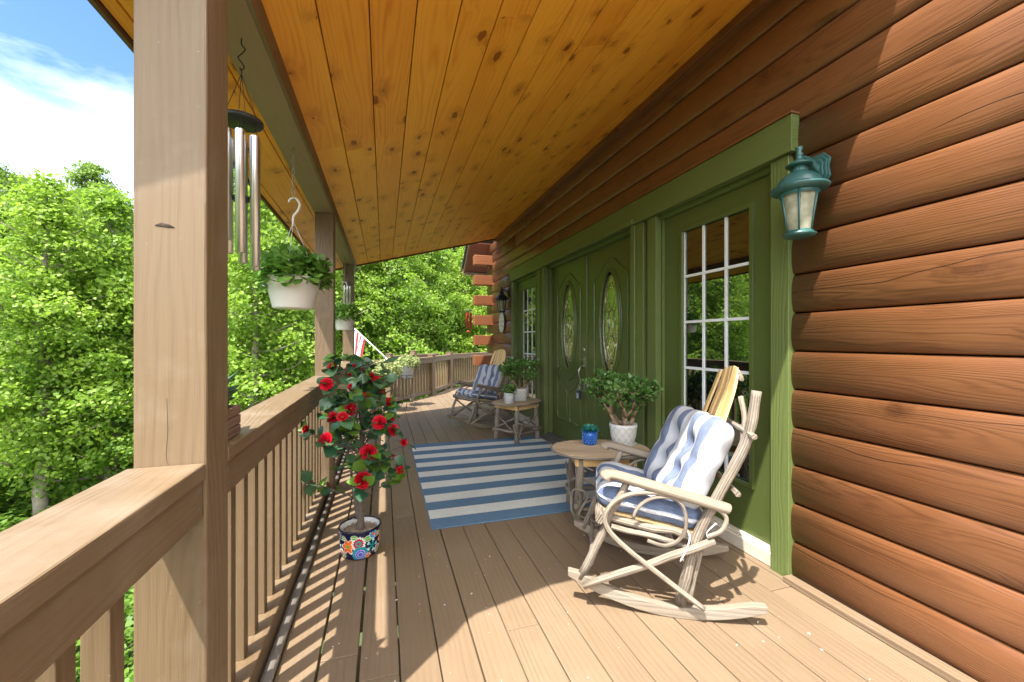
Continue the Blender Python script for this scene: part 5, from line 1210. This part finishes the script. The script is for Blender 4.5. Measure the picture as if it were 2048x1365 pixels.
lantern('shaded teal metal wall lantern at the far end of the wall, above the oval plaque', 6.66, 'shaded_teal', 1.73)
# ---- oval welcome plaque
def plq(a, r):
    if r > 0.86: return (0.10, 0.20, 0.12) if math.sin(a * 22) > 0.2 else (0.55, 0.60, 0.45)
    if r > 0.62: return (0.72, 0.74, 0.66) if math.sin(a * 9) < 0.55 else (0.45, 0.42, 0.12)
    if 0.30 < r < 0.40 and math.sin(a * 5) > 0.1: return (0.25, 0.28, 0.22)
    return (0.66, 0.66, 0.52) if math.sin(a * 7 + r * 12) < 0.6 else (0.34, 0.30, 0.12)
e = empty('oval_plaque', (2.0, 7.02, 1.575)); tag(e, 'pale floral oval plaque on the logs below the shaded lantern', 'plaque')
V = [(-0.012, 0, 0)]; Cc = [(*plq(0, 0), 1)]; F = []; NR, NA = 24, 96
for i in range(1, NR + 1):
    for k in range(NA): a = 2 * math.pi * k / NA; r = i / NR; V.append((-0.012 + 0.006 * r * r, 0.150 * r * math.cos(a), 0.170 * r * math.sin(a))); Cc.append((*plq(a, r), 1))
for k in range(NA): F.append((0, 1 + (k + 1) % NA, 1 + k))
for i in range(NR - 1):
    for k in range(NA): a_ = 1 + i * NA + k; b_ = 1 + i * NA + (k + 1) % NA; F.append((a_, b_, b_ + NA, a_ + NA))
me = bpy.data.meshes.new('plaque_face'); me.from_pydata(V, [], F); at = me.color_attributes.new('paint', 'FLOAT_COLOR', 'POINT'); at.data.foreach_set('color', np.array(Cc, dtype=np.float32).ravel()); me.materials.append(M['plaque'])
o = bpy.data.objects.new('plaque_face', me); COL.objects.link(o); o.parent = e
mb = MB(); mb.tube([(-0.004, 0.152 * math.cos(t), 0.172 * math.sin(t)) for t in [2 * math.pi * k / 48 for k in range(48)]], 0.007, 7, closed=True); mb.build('plaque_rim', 'palepot', e)
mb = MB(); mb.tube([(0.0, 0.0, 0.0), (0.035, 0, 0)], 0.06, 16); mb.build('mounting_block', 'darkpot', e)

# ---- wooden planter with aloe on the rail behind the nearest post
e = empty('wooden_planter', (-0.478, 1.385, 0.969)); tag(e, 'small dark slatted wooden planter with spiky aloe on the rail behind the nearest post', 'planter')
mb = MB()
for k in range(3):
    for (cx_, cy_, ax) in ((0.055, 0, 1), (-0.055, 0, 1), (0, 0.055, 0), (0, -0.055, 0)):
        mb.obox((cx_, cy_, 0.016 + 0.029 * k), (X, Y, Z), (0.010 if ax else 0.118, 0.118 if ax else 0.0995, 0.0265) if ax else (0.0995, 0.010, 0.0265), ax)
mb.build('slatted_box', 'rough', e, bevel=0.0015)
mb = MB(); mb.box(-0.049, 0.049, -0.049, 0.049, 0.004, 0.074, 0); mb.build('soil', 'darksoil', e)
pos = []; tip = []; nr = []; sz = []; tn = []
for k in range(30):
    a = rnd.uniform(0, 6.28); el = rnd.uniform(0.5, 1.45); d = (math.cos(a) * math.cos(el), math.sin(a) * math.cos(el), math.sin(el)); pos.append((rnd.uniform(-0.02, 0.02), rnd.uniform(-0.02, 0.02), 0.074)); tip.append(d); nr.append((-math.cos(a) * math.sin(el), -math.sin(a) * math.sin(el), math.cos(el))); sz.append(rnd.uniform(0.09, 0.15)); tn.append(rnd.random())
leaf_object('aloe_leaves', 'aloe', pos, tip, nr, sz, tn, LEAF6, LF6, 0.38, e)

# ---- plant stands at the far corner
def wire_stand(e, r, h, ring_mat='black'):
    mb = MB()
    for z in (h, h - 0.05): mb.tube([(r * math.cos(t), r * math.sin(t), z) for t in [2 * math.pi * k / 28 for k in range(28)]], 0.0045, 6, closed=True)
    mb.build('ring', ring_mat, e)
    for k in range(3):
        a = 2 * math.pi * k / 3 + 0.4; c_, s_ = math.cos(a), math.sin(a)
        f = lambda q, z: (q * c_, q * s_, z)
        mb = MB(); mb.tube(catmull([f(r, h), f(r * 0.9, h * 0.7), f(r * 0.62, h * 0.4), f(r * 0.75, 0.12), f(r * 1.15, 0.018), f(r * 1.42, 0.008), f(r * 1.58, 0.035), f(r * 1.50, 0.070), f(r * 1.36, 0.062), f(r * 1.38, 0.040)], 5), 0.005, 6); mb.build('scroll_leg', ring_mat, e)
e = empty('plant_stand', (0.42, 8.02, 0)); tag(e, 'black wire scroll foot plant stand under the pale pail, right one of two', 'plant stand', 'wire plant stands'); wire_stand(e, 0.115, 0.60)
e = empty('plant_stand', (0.02, 7.52, 0)); tag(e, 'black wire scroll foot plant stand under the dark basket, left one of two', 'plant stand', 'wire plant stands'); wire_stand(e, 0.15, 0.56)
e = empty('pail_planter', (0.42, 8.02, 0.555)); tag(e, 'pale blue white pail overflowing with variegated trailing leaves, on the right wire stand', 'potted plant')
mb = MB(); mb.lathe([(0, 0), (0.095, 0), (0.098, 0.004), (0.128, 0.225), (0.132, 0.23), (0.124, 0.23), (0.118, 0.2), (0, 0.19)], n=40); mb.build('pail', 'pail', e)
bush('foliage', 'ivy', (0.0, 0, 0.29), (0.25, 0.20, 0.12), 1300, 0.034, e, 41, 1.1, -0.2)
e = empty('basket_planter', (0.02, 7.52, 0.50)); tag(e, 'dark basket with variegated foliage and red leaves on the left wire stand', 'potted plant')
mb = MB(); mb.lathe([(0, 0), (0.10, 0.0), (0.145, 0.03), (0.16, 0.085), (0.152, 0.085), (0.13, 0.05), (0, 0.05)], n=36, flute=24, fa=0.02); mb.build('basket', 'darkpot', e)
bush('foliage', 'ivy', (0.02, 0.0, 0.24), (0.25, 0.25, 0.18), 1900, 0.034, e, 44, 1.1, -0.2)
bush('red_leaves', 'petal', (-0.10, -0.05, 0.10), (0.10, 0.10, 0.05), 60, 0.035, e, 45)
e = empty('trough_planter', (-0.20, 7.75, 0.0)); tag(e, 'pale trough of bluish green plants left of the variegated plants', 'potted plant')
mb = MB(); mb.box(-0.17, 0.17, -0.09, 0.09, 0.48, 0.62, 0); mb.box(-0.185, 0.185, -0.105, 0.105, 0.615, 0.64, 0); mb.build('trough', 'white', e, bevel=0.008)
mb = MB()
for sx in (-0.15, 0.15):
    for sy in (-0.07, 0.07): mb.tube([(sx, sy, 0.0), (sx, sy, 0.482)], 0.007, 6)
for sx in (-0.15, 0.15): mb.tube([(sx, -0.07, 0.15), (sx, 0.07, 0.15)], 0.005, 6)
for sy in (-0.07, 0.07): mb.tube([(-0.15, sy, 0.15), (0.15, sy, 0.15)], 0.005, 6)
mb.build('leg_frame', 'black', e)
bush('foliage', 'jade', (0, 0, 0.71), (0.21, 0.12, 0.10), 800, 0.04, e, 48, 1.0, 1.0)
# red geranium far behind the house corner
e = empty('geranium_pot', (2.55, 10.2, 0)); e.location = (2.72, 10.55, 0)
tag(e, 'dark pot of red geraniums on the deck behind the far rocking chair', 'potted plant')
mb = MB(); mb.lathe([(0, 0), (0.11, 0), (0.145, 0.2), (0.15, 0.21), (0.135, 0.21), (0, 0.19)], n=28); mb.build('plant_pot', 'darkpot', e)
bush('foliage', 'herb', (0, 0, 0.32), (0.19, 0.19, 0.14), 700, 0.05, e, 51, 1.4); bush('red_blossoms', 'petal', (0, -0.05, 0.46), (0.14, 0.14, 0.08), 160, 0.05, e, 52, 1.4)

# ---- flag on a white pole fixed to the far rail
e = empty('flag', (0.02, 8.30, 0.86)); tag(e, 'red and white striped flag with blue star field hanging from an angled white pole', 'flag')
base = Vector((0.06, 0.02, 0.02)); tipv = Vector((-0.86, 1.28, 0.88))
mb = MB(); mb.tube([base, tipv], 0.013, 10); mb.lathe([(0, -0.025), (0.02, -0.012), (0.025, 0.0), (0.02, 0.012), (0, 0.025)], tuple(tipv), n=16); mb.build('flag_pole', 'white', e)
mb = MB(); mb.tube([base - Vector((0.0, 0, 0.03)), base.lerp(tipv, 0.08)], 0.02, 10); mb.build('pole_bracket', 'silver', e)
nu_, nv_ = 60, 52; V = []; Cc = []
pa = tipv.lerp(base, 0.03); pb = tipv.lerp(base, 0.52)   # hoist along the pole
for i in range(nu_ + 1):
    for j in range(nv_ + 1):
        u, v = i / nu_, j / nv_       # u along the fly (hanging down), v across the stripes
        a = pa.lerp(pb, v); hang = Vector((-0.16, -0.06, -1.0)).normalized() * (1.02 * u)
        gather = Vector((pa.x + (pb.x - pa.x) * 0.55, pa.y + (pb.y - pa.y) * 0.55, 0)); q = a + hang; w = min(1, u * 1.1) * 0.50
        q.x += (gather.x - a.x) * w; q.y += (gather.y - a.y) * w; f_ = math.sin(v * 20 + u * 2.5) * 0.045 * min(1, u * 2); q.x += f_; q.y += f_ * 0.6 + 0.02 * math.sin(u * 7)
        V.append(tuple(q))
F = [(i * (nv_ + 1) + j, (i + 1) * (nv_ + 1) + j, (i + 1) * (nv_ + 1) + j + 1, i * (nv_ + 1) + j + 1) for i in range(nu_) for j in range(nv_)]
me = bpy.data.meshes.new('flag_cloth'); me.from_pydata(V, [], F); fc = []
for i in range(nu_):
    for j in range(nv_):
        st_ = j * 13 // nv_; c = (0.55, 0.02, 0.03) if st_ % 2 == 0 else (0.78, 0.77, 0.75)
        if i < nu_ * 0.4 and j < nv_ * 7 // 13:
            c = (0.02, 0.03, 0.14)
            if i % 4 == 2 and j % 5 == 2: c = (0.78, 0.78, 0.78)
        fc += [(*c, 1)] * 4
at = me.color_attributes.new('paint', 'FLOAT_COLOR', 'CORNER'); at.data.foreach_set('color', np.array(fc, dtype=np.float32).ravel()); me.materials.append(M['flagcloth']); me.polygons.foreach_set('use_smooth', np.ones(len(F), dtype=bool))
o = bpy.data.objects.new('flag_cloth', me); COL.objects.link(o); o.parent = e
md = o.modifiers.new('thick', 'SOLIDIFY'); md.thickness = 0.0015
# petal litter on the deck
mb = MB()
for k in range(130):
    px, py = rnd.uniform(-0.2, 1.9), rnd.uniform(0.9, 3.2) if rnd.random() < 0.8 else rnd.uniform(3, 7)
    if 0.28 < px < 1.95 and 2.7 < py < 5.05: continue
    s = rnd.choice([0.002, 0.003, 0.003, 0.004, 0.006]); a = rnd.uniform(0, 3.1)
    mb.obox((px, py, 0.0022 + s * 0.12), ((math.cos(a), math.sin(a), 0.1), (-math.sin(a), math.cos(a), 0), Z), (s * 1.5, s, s * 0.3), 0)
o = mb.build('petal_litter', 'debris'); tag(o, 'scattered pale petals and crumbs on the deck boards', 'litter', kind='stuff')
#@@TREES
# ================================================================== TREES AND UNDERGROWTH
def tree_proto(kind, seed, H, Rr, zlow, nbr, lps, leaf, mat, sr=0.34, up=0.45, power=0.75):
    """trunk with rising limbs; leaf sprays set along every limb so that sky and shade show between the tiers"""
    r_ = np.random.default_rng(seed); pr = random.Random(seed)
    mb = MB(); tp = [Vector((0, 0, -0.3))]; x = y = 0
    for k in range(1, 9):
        x += pr.uniform(-0.10, 0.10); y += pr.uniform(-0.10, 0.10); tp.append(Vector((x, y, H * 0.95 * k / 8)))
    r0 = 0.015 * H + 0.02; mb.tube(tp, [r0 * (1 - 0.88 * k / 8) for k in range(9)], 8, jitter=0.08)
    SC = []; SO = []; SR = []; TT = []
    def at(z):
        q = max(0, min(7.99, z / (H * 0.95) * 8)); i = int(q); return tp[i].lerp(tp[min(8, i + 1)], q - i)
    for k in range(nbr):
        t = (k + pr.random() * 0.6) / nbr; z = zlow + (H * 0.97 - zlow) * t; st = at(z); a = k * 2.4 + pr.uniform(-0.4, 0.4)
        prof = min(1.0, 0.55 + 2.2 * t) * (1 - t) ** power + 0.06; Lb = Rr * prof * pr.uniform(0.70, 1.15); u_ = up * pr.uniform(0.5, 1.3) * (0.5 + t)
        d = Vector((math.cos(a), math.sin(a), u_)).normalized(); e1 = st + d * Lb; mid = st.lerp(e1, 0.5) + Vector((pr.uniform(-.1, .1), pr.uniform(-.1, .1), -0.06 * Lb))
        rb = r0 * 0.30 * (1 - 0.7 * t) + 0.005; mb.tube([st, mid, e1], [rb, rb * 0.6, rb * 0.2], 5)
        m = max(3, int(Lb * 8.0))
        for j in range(m):
            f = 0.22 + 0.80 * (j + pr.random()) / m; p = (st.lerp(mid, f * 2) if f < 0.5 else mid.lerp(e1, f * 2 - 1)); w = Lb * 0.30 * math.sin(math.pi * min(1, f * 0.85 + 0.1))
            sd = Vector((-d.y, d.x, 0)).normalized(); p = p + sd * pr.uniform(-1, 1) * w + Vector((0, 0, pr.uniform(-0.10, 0.22)))
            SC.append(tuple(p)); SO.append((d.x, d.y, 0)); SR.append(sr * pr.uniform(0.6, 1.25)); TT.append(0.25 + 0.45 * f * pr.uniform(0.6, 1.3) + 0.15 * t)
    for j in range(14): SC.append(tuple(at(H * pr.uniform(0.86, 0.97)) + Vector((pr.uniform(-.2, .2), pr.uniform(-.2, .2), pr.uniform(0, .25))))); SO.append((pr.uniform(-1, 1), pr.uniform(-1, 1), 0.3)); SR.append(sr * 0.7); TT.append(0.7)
    SC = np.array(SC); SO = np.array(SO); SR = np.array(SR); TT = np.array(TT); nsp = len(SC)
    sn = unit(np.array([0, 0, 1.0]) + SO * 0.40 + r_.normal(0, 0.25, (nsp, 3)))
    n = nsp * lps; si = np.repeat(np.arange(nsp), lps); an = r_.uniform(0, 2 * np.pi, n); rr = SR[si] * np.sqrt(r_.uniform(0, 1, n))
    t1 = unit(np.cross(sn, np.array([0.3, 1, 0.1]))); t2 = np.cross(sn, t1)
    dirs = t1[si] * np.cos(an)[:, None] + t2[si] * np.sin(an)[:, None]
    pos = SC[si] + dirs * rr[:, None] - np.array([0, 0, 1.0]) * (rr ** 2 * 0.9)[:, None] + r_.normal(0, 0.05, (n, 3))
    tip = dirs * 0.7 + r_.normal(0, 0.6, (n, 3)) + np.array([0, 0, -0.30]); nr = sn[si] + r_.normal(0, 0.55, (n, 3))
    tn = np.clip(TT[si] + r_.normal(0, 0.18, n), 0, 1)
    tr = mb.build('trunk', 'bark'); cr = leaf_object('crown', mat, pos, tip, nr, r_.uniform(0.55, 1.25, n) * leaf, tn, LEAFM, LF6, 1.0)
    return tr, cr
PR = {
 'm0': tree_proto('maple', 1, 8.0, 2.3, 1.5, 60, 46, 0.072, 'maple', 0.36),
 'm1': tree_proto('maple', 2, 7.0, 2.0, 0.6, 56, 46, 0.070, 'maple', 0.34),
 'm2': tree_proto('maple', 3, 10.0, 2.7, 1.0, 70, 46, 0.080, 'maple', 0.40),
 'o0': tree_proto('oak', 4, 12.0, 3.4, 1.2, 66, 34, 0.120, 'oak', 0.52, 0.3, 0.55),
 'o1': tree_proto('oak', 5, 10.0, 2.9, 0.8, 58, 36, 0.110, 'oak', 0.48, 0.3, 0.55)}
used_p = set()
TCOUNT = [0]
def tree(name, key, x, y, label, sc=1.0, rz=None, zs=1.0, group='trees around the porch', dz=0.0, mat=None):
    z = float(ground_h(np.array(x), np.array(y))) + dz; e = empty(name, (x, y, z), rnd.uniform(0, 6.28) if rz is None else rz)
    e.scale = (sc, sc, sc * zs); tag(e, label, 'tree', group)
    for o in PR[key]:
        if (key, o.name) in used_p: c = o.copy(); COL.objects.link(c)
        else: c = o; used_p.add((key, o.name))
        c.parent = e
    TCOUNT[0] += 1; return e
def at_px(px, d):
    """ground position seen at photo column px, d metres ahead of the camera plane"""
    l = (px - 1024) / F_PX * d; return d * math.sin(TH) + l * math.cos(TH), d * math.cos(TH) - l * math.sin(TH)
TL = [
 # (column, depth, proto, scale, name, label)
 (90, 8.6, 'm0', 0.96, 'maple_tree', 'bright yellow green maple at far left with a thin visible trunk'),
 (235, 9.6, 'm1', 1.12, 'maple_tree', 'bright young maple just left of the nearest post'),
 (-110, 9.0, 'm1', 1.15, 'maple_tree', 'leafy maple cut off by the left edge of the view'),
 (370, 10.5, 'm0', 1.0, 'maple_tree', 'maple hidden behind the nearest post'),
 (500, 9.5, 'm1', 1.10, 'maple_tree', 'leafy maple seen between the large chime and the nearest post'),
 (590, 11.5, 'm2', 1.0, 'maple_tree', 'maple behind the first hanging planter'),
 (485, 14.5, 'o1', 1.2, 'oak_tree', 'darker tree behind the large chime tubes'),
 (690, 14.5, 'm2', 1.08, 'maple_tree', 'bright maple behind the farthest porch post'),
 (775, 14.5, 'm0', 1.15, 'maple_tree', 'yellow green maple rising above the plant stands'),
 (855, 16.5, 'm2', 0.98, 'maple_tree', 'bright maple left of the red chime'),
 (925, 18.0, 'm0', 1.1, 'maple_tree', 'shaded maple behind the red chime'),
 (985, 17.0, 'm1', 1.15, 'maple_tree', 'low maple behind the log ends'),
 (735, 19, 'o0', 1.15, 'oak_tree', 'dark tall tree behind the bright maples, left of centre'),
 (830, 21, 'o0', 1.25, 'oak_tree', 'tall dark tree filling the gap under the porch roof'),
 (930, 23, 'o0', 1.2, 'oak_tree', 'tall dark tree by the far eave'),
 (640, 18, 'o1', 1.3, 'oak_tree', 'dark tree seen beside the middle post'),
 (560, 19, 'o0', 1.2, 'oak_tree', 'dark tree behind the first hanging planter'),
 (10, 14, 'o1', 0.95, 'oak_tree', 'darker tree behind the far left maple'),
 (150, 15, 'o0', 0.84, 'oak_tree', 'darker tree between the two left maples'),
 (290, 15, 'o1', 0.86, 'oak_tree', 'darker tree left of the nearest post'),
 (-230, 10, 'm0', 1.0, 'maple_tree', 'maple outside the left edge'),
 (-420, 8.5, 'm0', 1.0, 'maple_tree', 'maple reflected in the glazed door'),
 (-750, 8, 'm2', 0.9, 'maple_tree', 'tall maple reflected in the glazed door'),
 (-1150, 7.5, 'm0', 1.05, 'maple_tree', 'maple standing far to the left'),
]
for (px, d, k, s, nm, lb) in TL:
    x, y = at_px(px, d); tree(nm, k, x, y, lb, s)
# hillside rows
hr = random.Random(99); kinds = ['o0', 'o1', 'm2', 'o0', 'm0']
rows = [(24, 13, 0.85), (31, 15, 0.9), (39, 17, 1.0), (48, 19, 1.1)]
lbl = 'leafy tree among the many on the wooded hillside behind the near trees'
for (rad, n, s) in rows:
    for k in range(n):
        az = math.radians(-78 + 100 * (k + hr.uniform(-0.3, 0.3)) / n); x, y = rad * math.sin(az) - 0.5, rad * math.cos(az) + 3.0
        if x > 6: continue
        tree('hillside_tree', hr.choice(kinds), x, y, lbl, s * hr.uniform(0.75, 1.1), group='trees on the far hillside')
# undergrowth carpet
r_ = np.random.default_rng(77); n = 170000
az = r_.uniform(math.radians(-100), math.radians(24), n); rad = 3.2 + 26 * r_.uniform(0, 1, n) ** 1.35
x = rad * np.sin(az) - 0.3; y = rad * np.cos(az) + 1.0
keep = ~((x > -1.3) & (y < 13.5)) & ~((x > -0.4) & (y < 13)); x, y, rad = x[keep], y[keep], rad[keep]; n = len(x)
bumps = 0.5 * (np.sin(x * 1.7 + 1) * np.cos(y * 1.9) + 0.6 * np.sin(x * 4.1) * np.sin(y * 3.7 + 2)) + 0.45
z = ground_h(x, y) + r_.uniform(0, 1, n) ** 0.8 * (0.25 + 0.75 * np.clip(bumps, 0, 1.2)) * (0.5 + 0.05 * rad)
o = leaf_object('undergrowth', 'under', np.stack([x, y, z], 1), np.stack([r_.normal(0, 1, n), r_.normal(0, 1, n), r_.normal(-0.1, 0.3, n)], 1), np.stack([r_.normal(0, 0.45, n), r_.normal(0, 0.45, n), np.ones(n)], 1), r_.uniform(0.6, 1.3, n) * (0.060 + 0.0035 * rad), np.clip(r_.normal(0.45, 0.25, n), 0, 1), LEAFM, LF6, 1.0)
tag(o, 'leafy green undergrowth covering the slope below the porch', 'undergrowth', kind='stuff')
# long grass below the near railing
n = 2600; x = r_.uniform(-3.6, -0.9, n); y = r_.uniform(-0.4, 3.2, n)
o = leaf_object('long_grass', 'grass', np.stack([x, y, ground_h(x, y)], 1), np.stack([r_.normal(0, 0.4, n), r_.normal(0, 0.4, n), np.ones(n)], 1), np.stack([r_.normal(0, 1, n), r_.normal(0, 1, n), r_.normal(0, 0.2, n)], 1), r_.uniform(0.35, 0.9, n), r_.uniform(0, 1, n), LEAF6, LF6, 0.05)
tag(o, 'long pale grass below the near railing', 'grass', kind='stuff')
